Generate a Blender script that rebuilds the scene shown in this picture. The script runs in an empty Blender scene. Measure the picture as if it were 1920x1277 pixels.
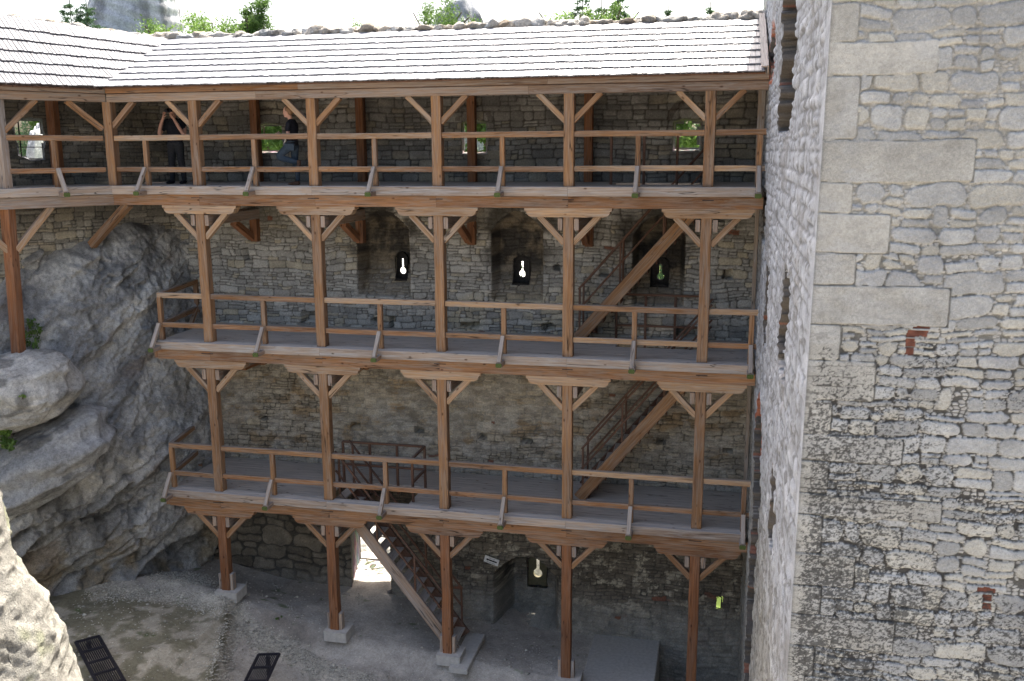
import bpy, bmesh, math, random
import numpy as np
from mathutils import Vector, Matrix
R_ = math.radians
scene = bpy.context.scene
COL = scene.collection

# ------------------------------------------------------------------ camera, sky, sun, exposure
cam_d = bpy.data.cameras.new('camera'); cam = bpy.data.objects.new('camera', cam_d); COL.objects.link(cam)
yaw, pit, rol, foc = 0.220, 0.198, -0.006, 1775.0
F = Vector((-math.sin(yaw)*math.cos(pit), math.cos(yaw)*math.cos(pit), -math.sin(pit)))
rt = Vector((math.cos(yaw), math.sin(yaw), 0)); up = rt.cross(F)
r2 = rt*math.cos(rol)+up*math.sin(rol); u2 = -rt*math.sin(rol)+up*math.cos(rol)
M = Matrix(((r2.x, u2.x, -F.x), (r2.y, u2.y, -F.y), (r2.z, u2.z, -F.z)))
cam.matrix_world = Matrix.Translation((5.727, -18.72, 7.657)) @ M.to_4x4()
cam_d.sensor_width = 36.0; cam_d.lens = 36.0*foc/1920.0; cam_d.clip_end = 2000; cam_d.clip_start = 0.1
scene.camera = cam

SUN_EL, SUN_AZ = R_(60), R_(5)
world = bpy.data.worlds.new('World'); scene.world = world; world.use_nodes = True
wn = world.node_tree; wn.nodes.clear()
wo = wn.nodes.new('ShaderNodeOutputWorld'); wb = wn.nodes.new('ShaderNodeBackground'); sk = wn.nodes.new('ShaderNodeTexSky')
sk.sky_type = 'NISHITA'; sk.sun_disc = False; sk.sun_elevation = SUN_EL; sk.sun_rotation = SUN_AZ
sk.air_density = 1.0; sk.dust_density = 6.0; sk.ozone_density = 1.0
wb.inputs['Strength'].default_value = 0.14
wn.links.new(sk.outputs[0], wb.inputs[0]); wn.links.new(wb.outputs[0], wo.inputs[0])
sun_d = bpy.data.lights.new('sun', 'SUN'); sun_d.energy = 4.5; sun_d.angle = R_(0.53); sun_d.color = (1.0, 0.95, 0.87)
sun = bpy.data.objects.new('sun', sun_d); COL.objects.link(sun)
sdir = Vector((math.cos(SUN_EL)*math.sin(SUN_AZ), math.cos(SUN_EL)*math.cos(SUN_AZ), math.sin(SUN_EL)))
sun.rotation_euler = sdir.to_track_quat('Z', 'Y').to_euler()
scene.view_settings.view_transform = 'Standard'; scene.view_settings.look = 'None'
scene.view_settings.gamma = 1.0; scene.view_settings.exposure = 1.75
scene.cycles.max_bounces = 6; scene.cycles.diffuse_bounces = 4

# ------------------------------------------------------------------ helpers
def tag(o, label=None, cat=None, group=None, kind=None):
    if label: o['label'] = label
    if cat: o['category'] = cat
    if group: o['group'] = group
    if kind: o['kind'] = kind
    return o
def thing(name, label, cat, loc=(0, 0, 0), rz=0, group=None):
    o = bpy.data.objects.new(name, None); COL.objects.link(o); o.location = loc; o.rotation_euler = (0, 0, rz)
    o.empty_display_size = 0.2
    return tag(o, label, cat, group)
def par(o, p):
    if p is not None:
        o.parent = p
        o.matrix_parent_inverse = Matrix.Identity(4)
        if p.type == 'EMPTY' or True:
            # geometry is written in world coordinates: undo the thing's own offset
            wm = Matrix.Identity(4); q = p
            while q is not None:
                wm = (Matrix.Translation(q.location) @ q.rotation_euler.to_matrix().to_4x4()) @ wm if q.matrix_parent_inverse == Matrix.Identity(4) else wm
                q = q.parent
    return o

class MB:
    """collects faces; geometry in world (or thing-local) coordinates"""
    def __init__(s): s.v = []; s.f = []; s.uv = []; s.n = 0
    def add(s, verts, faces, uvs):
        b = s.n
        s.v.extend(verts); s.n += len(verts)
        for f, u in zip(faces, uvs):
            s.f.append([b+i for i in f]); s.uv.append(u)
    def beam(s, p0, p1, w, h, upv=(0, 0, 1), ch=0.008, wob=0.003, seg=None, rnd=random):
        p0 = Vector(p0); p1 = Vector(p1); d = p1-p0; L = d.length
        if L < 1e-5: return
        d /= L; upv = Vector(upv)
        if abs(d.dot(upv)) > 0.98: upv = Vector((0, 1, 0)) if abs(d.y) < 0.9 else Vector((1, 0, 0))
        a = d.cross(upv).normalized(); b = a.cross(d).normalized()
        hw, hh = w/2, h/2; c = min(ch, hw*0.4, hh*0.4)
        prof = [(-hw+c, -hh), (hw-c, -hh), (hw, -hh+c), (hw, hh-c), (hw-c, hh), (-hw+c, hh), (-hw, hh-c), (-hw, -hh+c)]
        per = [0]
        for i in range(8):
            x0, y0 = prof[i]; x1, y1 = prof[(i+1) % 8]; per.append(per[-1]+math.hypot(x1-x0, y1-y0))
        if seg is None: seg = max(1, int(L/0.45))
        uo, vo = rnd.uniform(0, 400), rnd.uniform(0, 400)
        vs = []
        for k in range(seg+1):
            t = k/seg; o1 = rnd.uniform(-wob, wob) if 0 < k < seg else 0; o2 = rnd.uniform(-wob, wob) if 0 < k < seg else 0
            for (x, y) in prof: vs.append(p0+d*(L*t)+a*(x+o1)+b*(y+o2))
        fs, us = [], []
        for k in range(seg):
            for i in range(8):
                j = (i+1) % 8
                fs.append([k*8+i, k*8+j, (k+1)*8+j, (k+1)*8+i])
                u0 = uo+L*k/seg; u1 = uo+L*(k+1)/seg
                us.append([(u0, vo+per[i]), (u0, vo+per[i+1]), (u1, vo+per[i+1]), (u1, vo+per[i])])
        fs.append([7, 6, 5, 4, 3, 2, 1, 0]); us.append([(uo+prof[i][1], vo+prof[i][0]) for i in [7, 6, 5, 4, 3, 2, 1, 0]])
        fs.append([seg*8+i for i in range(8)]); us.append([(uo+prof[i][1], vo+prof[i][0]) for i in range(8)])
        s.add(vs, fs, us)
    def box(s, lo, hi, **k):
        lo = Vector(lo); hi = Vector(hi); d = hi-lo
        ax = max(range(3), key=lambda i: d[i])
        c = (lo+hi)/2; p0 = c.copy(); p1 = c.copy(); p0[ax] = lo[ax]; p1[ax] = hi[ax]
        if ax == 2: w, h, u = d[0], d[1], (0, 1, 0)
        elif ax == 0: w, h, u = d[1], d[2], (0, 0, 1)
        else: w, h, u = d[0], d[2], (0, 0, 1)
        s.beam(p0, p1, w, h, upv=u, **k)
    def prism(s, outline, y0, y1, fr=None, uo=None):
        """outline [(x,z)] extruded from y0 to y1; fr maps (x,y,z)->point"""
        n = len(outline); uo = random.uniform(0, 400) if uo is None else uo
        fr = fr or (lambda x, y, z: Vector((x, y, z)))
        vs = [fr(x, y0, z) for x, z in outline]+[fr(x, y1, z) for x, z in outline]
        fs = [list(range(n)), list(range(2*n-1, n-1, -1))]
        us = [[(uo+x, uo+z) for x, z in outline], [(uo+x, uo+z) for x, z in reversed(outline)]]
        for i in range(n):
            j = (i+1) % n; x0, z0 = outline[i]; x1, z1 = outline[j]
            fs.append([j, i, n+i, n+j]); us.append([(uo+x1, uo+z1), (uo+x0, uo+z0), (uo+x0, uo+z0+.2), (uo+x1, uo+z1+.2)])
        s.add(vs, fs, us)
    def tube(s, pts, r, n=6):
        for a, b in zip(pts[:-1], pts[1:]):
            a = Vector(a); b = Vector(b); d = (b-a).normalized(); q = d.to_track_quat('Z', 'Y').to_matrix()
            vs = []; L = (b-a).length
            for P in (a, b):
                for i in range(n):
                    t = 2*math.pi*i/n; vs.append(P+q @ Vector((math.cos(t)*r, math.sin(t)*r, 0)))
            fs = [[i, (i+1) % n, n+(i+1) % n, n+i] for i in range(n)]+[list(range(n-1, -1, -1)), list(range(n, 2*n))]
            s.add(vs, fs, [[(0, 0)]*len(f) for f in fs])
    def build(s, name, mat, parent=None, smooth=False, bevel=None):
        me = bpy.data.meshes.new(name)
        off = Vector((0, 0, 0)); inv = Matrix.Identity(4)
        if parent is not None: inv = world_of(parent).inverted()
        me.from_pydata([tuple(inv @ Vector(p)) for p in s.v], [], s.f)
        uvl = me.uv_layers.new(name='UVMap')
        flat = [c for f in s.uv for uv in f for c in uv]
        uvl.data.foreach_set('uv', flat)
        me.materials.append(mat)
        if smooth: me.polygons.foreach_set('use_smooth', [True]*len(me.polygons))
        me.update()
        o = bpy.data.objects.new(name, me); COL.objects.link(o)
        if parent is not None: o.parent = parent
        return o
def world_of(o):
    m = Matrix.Translation(o.location) @ o.rotation_euler.to_matrix().to_4x4()
    return (world_of(o.parent) @ m) if o.parent else m
def np_mesh(name, V, Fc, mat, col=None, parent=None, smooth=True):
    me = bpy.data.meshes.new(name)
    V = np.asarray(V, dtype=np.float32).reshape(-1, 3)
    if parent is not None:
        iv = np.array(world_of(parent).inverted()); V = (V @ iv[:3, :3].T+iv[:3, 3]).astype(np.float32)
    Fc = np.asarray(Fc, dtype=np.int32); k = Fc.shape[1]
    me.vertices.add(len(V)); me.vertices.foreach_set('co', V.ravel())
    me.loops.add(Fc.size); me.loops.foreach_set('vertex_index', Fc.ravel())
    me.polygons.add(len(Fc)); me.polygons.foreach_set('loop_start', np.arange(0, Fc.size, k, dtype=np.int32))
    me.polygons.foreach_set('loop_total', np.full(len(Fc), k, dtype=np.int32))
    if smooth: me.polygons.foreach_set('use_smooth', np.ones(len(Fc), dtype=bool))
    me.update(calc_edges=True); me.validate()
    if col is not None:
        at = me.color_attributes.new('Col', 'FLOAT_COLOR', 'POINT')
        c4 = np.ones((len(V), 4), dtype=np.float32); c4[:, :3] = np.asarray(col).reshape(-1, 3); at.data.foreach_set('color', c4.ravel())
    me.materials.append(mat)
    o = bpy.data.objects.new(name, me); COL.objects.link(o)
    if parent is not None: o.parent = parent
    return o
def grid_faces(nr, nc, keep=None, flip=False):
    i = np.arange(nr-1)[:, None]*nc+np.arange(nc-1)[None, :]
    q = np.stack([i, i+1, i+nc+1, i+nc], -1)
    if flip: q = q[..., ::-1]
    if keep is not None: q = q[keep]
    return q.reshape(-1, 4)
# --- numpy noise
def _h(ix, iy, s):
    n = (ix.astype(np.int64)*374761393+iy.astype(np.int64)*668265263+int(s)*974634777) & 0xffffffff
    n = ((n ^ (n >> 13))*1274126177) & 0xffffffff
    n = (n ^ (n >> 16)) & 0xffffffff
    n = (n*2246822519) & 0xffffffff
    n = n ^ (n >> 15)
    return (n & 0xffffff)/float(0xffffff)
def vn(x, y, s=0):
    x = np.asarray(x, float); y = np.asarray(y, float)
    ix = np.floor(x); iy = np.floor(y); fx = x-ix; fy = y-iy
    fx = fx*fx*(3-2*fx); fy = fy*fy*(3-2*fy)
    a = _h(ix, iy, s); b = _h(ix+1, iy, s); c = _h(ix, iy+1, s); d = _h(ix+1, iy+1, s)
    return (a+(b-a)*fx)*(1-fy)+(c+(d-c)*fx)*fy
def fbm(x, y, s=0, o=4, lac=2.03, g=0.5):
    t = 0; a = 1; n = 0
    for k in range(o):
        t = t+a*vn(np.asarray(x)*lac**k+17.3*k, np.asarray(y)*lac**k-9.1*k, s+k*13); n += a; a *= g
    return t/n
def ridged(x, y, s=0, o=4):
    t = 0; a = 1; n = 0
    for k in range(o):
        t = t+a*(1-np.abs(2*vn(np.asarray(x)*2.1**k+5*k, np.asarray(y)*2.1**k, s+k*7)-1)); n += a; a *= .5
    return t/n
def ss(a, b, x): t = np.clip((x-a)/(b-a), 0, 1); return t*t*(3-2*t)
def lerp(a, b, t): return a+(b-a)*t
def masonry(A, Z, hmin, hmax, wmin, wmax, seed, inset=(0.002, 0.012), warp=0.03, split=0.35, rnd_c=0.35):
    """irregular coursed rubble. returns e (signed distance inside the stone), id, size"""
    r = np.random.RandomState(seed)
    Zw = Z+warp*(fbm(A*1.1, Z*1.1, seed+1, 3)-.5)*2+warp*.6*(fbm(A*5, Z*5, seed+2, 2)-.5)
    Aw = A+warp*.9*(fbm(A*4, Z*6, seed+3, 2)-.5)
    z0 = Z.min()-.3; rows = [z0]
    while rows[-1] < Z.max()+.4: rows.append(rows[-1]+r.uniform(hmin, hmax)*(1 if r.rand() > .12 else .55))
    rows = np.array(rows); ri = np.clip(np.searchsorted(rows, Zw)-1, 0, len(rows)-2)
    e = np.zeros_like(A); sid = np.zeros(A.shape, dtype=np.int64); size = np.zeros_like(A)
    a0, a1 = A.min()-1, A.max()+1
    for k in range(len(rows)-1):
        m = ri == k
        if not m.any(): continue
        hh = rows[k+1]-rows[k]; cuts = [a0+r.uniform(0, .3)]
        while cuts[-1] < a1: cuts.append(cuts[-1]+r.uniform(wmin, wmax)*(.5+hh/hmax*.6))
        cuts = np.array(cuts); n = len(cuts)
        a = Aw[m]; z = Zw[m]; sl = (r.rand(n)-.5)*.35
        a = a+(z-rows[k]-hh/2)*sl[np.clip(np.searchsorted(cuts, a)-1, 0, n-2)]*.6
        ci = np.clip(np.searchsorted(cuts, a)-1, 0, n-2)
        L = cuts[ci]; Rr = cuts[ci+1]; B = np.full_like(a, rows[k]); T = np.full_like(a, rows[k+1])
        spl = (r.rand(n) < split) & (hh > hmin*1.15); fr = r.uniform(.35, .65, n)
        mid = B+(T-B)*fr[ci]; sp = spl[ci]; top = sp & (z > mid)
        B2 = np.where(top, mid, B); T2 = np.where(sp & ~top, mid, T)
        # one of the halves is sometimes cut once more
        cm = L+(Rr-L)*fr[(ci+7) % n]; cut2 = sp & (r.rand(n)[ci] < .5) & ((Rr-L) > 1.6*wmin)
        L2 = np.where(cut2 & (a > cm), cm, L); R2 = np.where(cut2 & (a <= cm), cm, Rr)
        iid = k*100003+ci*7+top*3+(cut2 & (a > cm))*1
        ins = inset[0]+(inset[1]-inset[0])*_h(iid, iid*0+5, seed)
        hx = (R2-L2)/2-ins; hz = (T2-B2)/2-ins*.9
        dx = np.abs(a-(L2+R2)/2); dz = np.abs(z-(B2+T2)/2)
        rc = np.minimum(hx, hz)*(rnd_c*(.5+_h(iid, iid*0+9, seed)))
        qx = dx-hx+rc; qz = dz-hz+rc
        d = np.sqrt(np.maximum(qx, 0)**2+np.maximum(qz, 0)**2)+np.minimum(np.maximum(qx, qz), 0)-rc
        e[m] = -d; sid[m] = iid; size[m] = np.minimum(hx, hz)
    return e, sid, size
def pebbles(A, Z, ca, cz, seed):
    x = A/ca; z = Z/cz; ix = np.floor(x); iz = np.floor(z); d1 = np.full(A.shape, 9.); d2 = d1.copy(); idd = np.zeros(A.shape, np.int64)
    for i in (-1, 0, 1):
        for j in (-1, 0, 1):
            cx = ix+i; cz_ = iz+j
            px = cx+.15+.7*_h(cx, cz_, seed); pz = cz_+.15+.7*_h(cx, cz_, seed+1)
            d = np.hypot(x-px, z-pz); idn = (cx*7919+cz_*104729).astype(np.int64)
            n1 = d < d1; d2 = np.where(n1, d1, np.minimum(d2, d)); idd = np.where(n1, idn, idd); d1 = np.where(n1, d, d1)
    return (d2-d1), idd

# ------------------------------------------------------------------ materials
def mat_new(name):
    m = bpy.data.materials.new(name); m.use_nodes = True; t = m.node_tree; b = t.nodes['Principled BSDF']
    b.inputs['Specular IOR Level'].default_value = 0.25
    return m, t, b
def nd(t, typ, **k):
    n = t.nodes.new(typ)
    for a, v in k.items():
        if a in n.inputs: n.inputs[a].default_value = v
        else: setattr(n, a, v)
    return n
def noise(t, vec, scale, detail=6, rough=.6, dist=0):
    n = nd(t, 'ShaderNodeTexNoise'); n.inputs['Scale'].default_value = scale; n.inputs['Detail'].default_value = detail
    n.inputs['Roughness'].default_value = rough; n.inputs['Distortion'].default_value = dist
    if vec is not None: t.links.new(vec, n.inputs['Vector'])
    return n.outputs['Fac']
def ramp(t, fac, stops):
    r = nd(t, 'ShaderNodeValToRGB'); el = r.color_ramp.elements
    while len(el) > 1: el.remove(el[-1])
    for i, (p, c) in enumerate(stops):
        e = el[0] if i == 0 else el.new(p)
        e.position = p; e.color = (c, c, c, 1) if isinstance(c, (int, float)) else (*c, 1)
    t.links.new(fac, r.inputs[0]); return r.outputs[0]
def mixc(t, a, b, fac, mode='MIX'):
    m = nd(t, 'ShaderNodeMix', data_type='RGBA', blend_type=mode)
    for sock, val in ((m.inputs[6], a), (m.inputs[7], b), (m.inputs[0], fac)):
        if isinstance(val, (tuple, list)): sock.default_value = (*val, 1)
        elif isinstance(val, (int, float)): sock.default_value = val
        else: t.links.new(val, sock)
    return m.outputs[2]
def bump(t, b, h, strength=.5, dist=.02):
    n = nd(t, 'ShaderNodeBump'); n.inputs['Strength'].default_value = strength; n.inputs['Distance'].default_value = dist
    t.links.new(h, n.inputs['Height']); t.links.new(n.outputs[0], b.inputs['Normal'])
def math_(t, op, a, b=None):
    m = nd(t, 'ShaderNodeMath', operation=op)
    for i, v in enumerate((a, b)):
        if v is None: continue
        if isinstance(v, (int, float)): m.inputs[i].default_value = v
        else: t.links.new(v, m.inputs[i])
    return m.outputs[0]
def objco(t): return nd(t, 'ShaderNodeTexCoord').outputs['Object']

def stone_mat(name, fine=28, lo=.62, hi=1.28, bs=.6, bd=.012):
    m, t, b = mat_new(name); co = objco(t)
    at = nd(t, 'ShaderNodeAttribute', attribute_name='Col')
    n1 = ramp(t, noise(t, co, fine, 8, .7), [(.28, lo), (.72, hi)])
    n2 = ramp(t, noise(t, co, 3.2, 5, .6), [(.3, .82), (.7, 1.14)])
    n3 = ramp(t, noise(t, co, fine*4.5, 3, .6), [(.36, .5), (.5, 1.0), (.7, 1.1)])
    c = mixc(t, at.outputs['Color'], n1, 1, 'MULTIPLY'); c = mixc(t, c, n2, 1, 'MULTIPLY'); c = mixc(t, c, n3, .6, 'MULTIPLY')
    t.links.new(c, b.inputs['Base Color']); b.inputs['Roughness'].default_value = .95
    h = math_(t, 'ADD', noise(t, co, fine, 8, .75), math_(t, 'MULTIPLY', noise(t, co, fine*4, 4, .7), .4))
    bump(t, b, h, bs, bd); return m
M_STONE = stone_mat('rubble_masonry')
M_TOWER = stone_mat('tower_masonry', fine=45, lo=.75, hi=1.16, bs=.55, bd=.008)
M_ROCK = stone_mat('limestone_rock', fine=11, lo=.6, hi=1.35, bs=.9, bd=.05)
M_GROUND = stone_mat('dirt_ground', fine=16, lo=.72, hi=1.2, bs=.5, bd=.02)

def wood(name, base, dark, grey, gamt, up_grey=.85, rough=.8, tone=.46):
    m, t, b = mat_new(name)
    uv = nd(t, 'ShaderNodeUVMap', uv_map='UVMap').outputs[0]
    mp = nd(t, 'ShaderNodeMapping'); mp.inputs['Scale'].default_value = (1.6, 42, 1); t.links.new(uv, mp.inputs[0])
    g = noise(t, mp.outputs[0], 1, 6, .6, .6)
    mp2 = nd(t, 'ShaderNodeMapping'); mp2.inputs['Scale'].default_value = (.22, .9, 1); t.links.new(uv, mp2.inputs[0])
    g2 = noise(t, mp2.outputs[0], 1, 3, .5)
    mp3 = nd(t, 'ShaderNodeMapping'); mp3.inputs['Scale'].default_value = (.9, 11, 1); t.links.new(uv, mp3.inputs[0])
    g3 = noise(t, mp3.outputs[0], 1, 5, .7, 1.5)
    c = mixc(t, dark, base, ramp(t, g, [(.28, 0), (.62, 1)]))
    c = mixc(t, c, ramp(t, g2, [(.3, (1-tone, 1-tone*1.15, 1-tone*1.25)), (.5, (1, .97, .93)), (.72, (1.25, 1.2, 1.12))]), 1, 'MULTIPLY')
    # weathering: silver-grey, strongest on faces that look up
    geo = nd(t, 'ShaderNodeNewGeometry'); sx = nd(t, 'ShaderNodeSeparateXYZ'); t.links.new(geo.outputs['True Normal'], sx.inputs[0])
    upf = ramp(t, sx.outputs[2], [(.35, 0), (.8, up_grey)])
    gw = ramp(t, g3, [(.42, 0), (.66, gamt)])
    wt = math_(t, 'MAXIMUM', upf, gw)
    gc = mixc(t, tuple(x*.55 for x in grey), grey, ramp(t, g, [(.25, 0), (.6, 1)]))
    c = mixc(t, c, gc, wt)
    # drying cracks along the grain and knots
    mp4 = nd(t, 'ShaderNodeMapping'); mp4.inputs['Scale'].default_value = (.55, 9, 1); t.links.new(uv, mp4.inputs[0])
    crk = ramp(t, noise(t, mp4.outputs[0], 1, 2, .5, .3), [(.484, 1), (.497, .22), (.503, .22), (.516, 1)])
    cm = ramp(t, noise(t, mp2.outputs[0], 3, 2, .5), [(.5, 0), (.6, 1)])
    c = mixc(t, c, crk, cm, 'MULTIPLY')
    vo = nd(t, 'ShaderNodeTexVoronoi', feature='F1'); vo.inputs['Scale'].default_value = 1; vo.inputs['Randomness'].default_value = 1
    mp5 = nd(t, 'ShaderNodeMapping'); mp5.inputs['Scale'].default_value = (2.6, 5.2, 1); t.links.new(uv, mp5.inputs[0]); t.links.new(mp5.outputs[0], vo.inputs['Vector'])
    kn = ramp(t, vo.outputs['Distance'], [(.055, (.26, .19, .15)), (.075, (.6, .52, .46)), (.13, (1, 1, 1))])
    c = mixc(t, c, kn, .85, 'MULTIPLY')
    t.links.new(c, b.inputs['Base Color']); b.inputs['Roughness'].default_value = rough
    hh = math_(t, 'ADD', g, math_(t, 'MULTIPLY', crk, .6)); bump(t, b, hh, .35, .006)
    return m
W_POST = wood('larch_post_wood', (.345, .188, .088), (.165, .08, .036), (.31, .265, .22), .6)
W_CORB = wood('pale_corbel_wood', (.46, .295, .165), (.27, .155, .082), (.42, .35, .28), .8)
W_BEAM = wood('red_beam_wood', (.35, .18, .083), (.16, .072, .033), (.31, .245, .19), .75)
W_GREY = wood('weathered_grey_wood', (.42, .33, .26), (.26, .19, .14), (.44, .405, .37), .95, up_grey=1)
W_DECK = wood('grey_deck_wood', (.48, .41, .345), (.33, .28, .235), (.54, .48, .42), .9, up_grey=.9, tone=.2)
W_DARK = wood('stained_brown_wood', (.15, .075, .045), (.07, .035, .022), (.17, .13, .11), .5, up_grey=.6)
W_RUST = wood('rust_brown_wood', (.29, .125, .055), (.13, .052, .022), (.24, .18, .14), .4)
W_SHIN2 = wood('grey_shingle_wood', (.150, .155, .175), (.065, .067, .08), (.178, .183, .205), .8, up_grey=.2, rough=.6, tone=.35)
W_SHIN = wood('pale_shingle_wood', (.265, .272, .295), (.15, .154, .17), (.30, .307, .33), .8, up_grey=.35, rough=.5, tone=.16)  # paler shingle wood of the long roof
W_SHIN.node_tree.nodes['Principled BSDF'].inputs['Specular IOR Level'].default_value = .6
W_PALE = wood('silver_wood', (.36, .26, .19), (.22, .15, .105), (.36, .32, .29), .9)  # silvery wood of cross beams, eaves beams and outriggers

def plain(name, c1, c2, scale=8, rough=.8, bs=.3, metal=0):
    m, t, b = mat_new(name); co = objco(t); n = noise(t, co, scale, 6, .6)
    t.links.new(ramp(t, n, [(.3, c1), (.7, c2)]), b.inputs['Base Color']); b.inputs['Roughness'].default_value = rough
    b.inputs['Metallic'].default_value = metal; bump(t, b, n, bs, .01); return m
M_CONC = plain('pale_concrete', (.40, .375, .335), (.54, .51, .465), 14)
M_IRON = plain('black_iron', (.012, .011, .016), (.025, .024, .03), 20, .6)
M_MOSS = plain('green_moss', (.05, .07, .02), (.13, .16, .05), 40, 1, .6)
M_SKIN = plain('skin', (.50, .27, .19), (.58, .33, .24), 12, .55, .05)
M_HAIR = plain('blond_hair', (.16, .085, .045), (.26, .15, .08), 60, .6, .3)
M_HAIRD = plain('dark_hair', (.03, .022, .018), (.06, .045, .035), 60, .6, .3)
M_BLACK = plain('black_cotton', (.010, .010, .013), (.02, .02, .025), 30, .9, .2)
M_JEANS = plain('blue_denim', (.028, .042, .06), (.05, .07, .095), 40, .9, .3)
M_TROUS = plain('charcoal_trousers', (.022, .022, .024), (.04, .04, .042), 30, .9, .3)
M_SHOE = plain('brown_leather', (.08, .04, .025), (.15, .08, .05), 25, .7, .2)
M_WHITE = plain('white_paint', (.7, .7, .68), (.8, .8, .78), 10, .6, .05)
M_BRICK = plain('red_brick', (.26, .075, .04), (.42, .15, .085), 22, .9, .6)
M_TRUNK = plain('bark', (.07, .05, .035), (.14, .11, .08), 10, .95, .8)
def leaf_mat(name, c1, c2):
    m, t, b = mat_new(name); co = objco(t)
    oi = nd(t, 'ShaderNodeObjectInfo')
    n = noise(t, co, 1.3, 4, .7)
    c = ramp(t, n, [(.3, c1), (.7, c2)])
    t.links.new(c, b.inputs['Base Color']); b.inputs['Roughness'].default_value = .6
    tr = nd(t, 'ShaderNodeBsdfTranslucent'); t.links.new(c, tr.inputs[0])
    mx = nd(t, 'ShaderNodeMixShader'); mx.inputs[0].default_value = .35
    out = t.nodes['Material Output']; t.links.new(b.outputs[0], mx.inputs[1]); t.links.new(tr.outputs[0], mx.inputs[2]); t.links.new(mx.outputs[0], out.inputs[0])
    return m
L_GREEN = leaf_mat('broad_leaves', (.065, .125, .028), (.15, .235, .06))
L_DARK = leaf_mat('conifer_needles', (.045, .09, .045), (.09, .155, .07))
L_LIME = leaf_mat('young_leaves', (.12, .21, .04), (.22, .33, .08))
m_, t_, b_ = mat_new('meadow_grass'); co_ = objco(t_)
t_.links.new(ramp(t_, noise(t_, co_, .15, 8, .7), [(.3, (.07, .12, .02)), (.7, (.17, .22, .05))]), b_.inputs['Base Color']); b_.inputs['Roughness'].default_value = 1
M_GRASS = m_

# ------------------------------------------------------------------ key dimensions
S = 2.7; XS = [(k-3)*S for k in range(1, 6)]
L1, L2, L3 = 0.0, 3.508, 6.951
YW, YW3, YB = 2.37, 3.10, 4.10           # wall face (lower storeys), wall face at the top gallery, outer face
O = Vector((-7.46, 0, 0)); Dw = Vector((-.559, -.829, 0)); Nw = Vector((.829, -.559, 0))
def wing(s, dep, z): p = O+Dw*s-Nw*dep; return Vector((p.x, p.y, z))
random.seed(7)

# ------------------------------------------------------------------ main rubble wall
# openings: (cx, z0, z1, width, kind)
def key_outline(cx, zc, sc=1.0, n=14):
    w, h, r = .032*sc, .30*sc, .085*sc
    pts = [(cx-w, zc+h), (cx-w, zc+math.sqrt(r*r-w*w))]
    a0 = math.acos(-w/r) if False else math.atan2(math.sqrt(r*r-w*w), -w)
    for i in range(1, n):
        a = a0+(2*math.pi-2*(a0-math.pi/2)-0)*(i/n) if False else a0+i/n*(2*math.pi-2*(a0-math.pi/2))
        pts.append((cx+r*math.cos(a), zc+r*math.sin(a)))
    pts += [(cx+w, zc+math.sqrt(r*r-w*w)), (cx+w, zc+h)]
    return pts
def arch(cx, w, z0, z1, rise, n=10):
    jr = random.Random(int(cx*1000)); pts = [(cx-w/2, z0), (cx-w*.1, z0+jr.uniform(-.02, .02)), (cx+w/2, z0), (cx+w/2+jr.uniform(-.02, .02), (z0+z1-rise)/2)]
    for i in range(n+1):
        t = i/n; pts.append((cx+w/2-w*t, z1-rise+rise*math.sin(math.pi*t)))
    return pts
def inside(A, Z, poly, grow=0):
    c = np.zeros(A.shape, bool); n = len(poly); cx = sum(p[0] for p in poly)/n; cz = sum(p[1] for p in poly)/n
    P = [(cx+(x-cx)*(1+grow/max(abs(x-cx), .05) if abs(x-cx) > 1e-4 else 1), cz+(z-cz)*(1+grow/max(abs(z-cz), .05))) for x, z in poly]
    for i in range(n):
        x0, z0 = P[i]; x1, z1 = P[(i+1) % n]
        if z0 == z1: continue
        m = ((z0 > Z) != (z1 > Z)) & (A < (x1-x0)*(Z-z0)/(z1-z0)+x0); c ^= m
    return c
NICHES = [(-2.08, 1.32, 4.30, 6.32, .55), (1.15, 1.22, 4.28, 6.32, .5), (4.34, 1.15, 4.26, 6.25, .5)]
KEYS = [(-1.80, 4.82, .75), (1.15, 4.80, .75), (4.35, 4.82, .75)]
WINS = [(-5.22, .70, 7.62, 8.36), (-.02, .62, 7.58, 8.36), (4.86, .62, 7.62, 8.33)]
DOOR = (-2.72, 1.05, -3.35, -1.05)
LOWN = (1.30, 1.66, -3.95, -2.05)
def hole_poly_front():
    P = []
    for cx, w, z0, z1 in WINS: P.append(('w', arch(cx, w, z0, z1, .08), YW3))
    P.append(('d', arch(DOOR[0], DOOR[1], DOOR[2], DOOR[3], .35), YW))
    return P
PUT = [(-4.0, 3.72, .42, .28), (-1.92, 3.66, .10, .26), (-2.33, 3.68, .25, .12), (.0, 3.66, .42, .12), (1.85, 3.68, .26, .2), (4.98, 3.67, .42, .22),
       (-5.62, 5.25, .16, .3), (2.05, 5.05, .16, .13), (3.15, 4.95, .2, .18), (5.85, 4.98, .2, .2), (-7.2, 5.5, .14, .14),
       (-2.95, 1.05, .24, .12), (-1.3, 1.02, .2, .14), (.28, .95, .2, .14), (1.35, .92, .26, .12), (4.5, 1.1, .2, .16), (-5.4, 1.1, .2, .1), (6.0, .98, .25, .1)]
x0, x1, z0, z1, g = -8.0, 6.62, -5.2, 10.36, .021
ax_ = np.arange(x0, x1, g); az_ = np.arange(z0, z1, g); A, Z = np.meshgrid(ax_, az_)
big = ss(-2.4, -3.4, A)*ss(.1, -.4, Z)
e, sid, sz = masonry(A, Z, .085, .185, .12, .50, 11, inset=(.001, .012), warp=.085, split=.4, rnd_c=.45)
eb, sb, szb = masonry(A, Z, .26, .50, .35, .95, 12, inset=(.004, .04), warp=.17, split=.5, rnd_c=.7)
e3, s3, sz3 = masonry(A, Z, .11, .22, .18, .5, 13, inset=(.002, .016), warp=.05, split=.35, rnd_c=.5)
top = Z > 6.6
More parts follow.
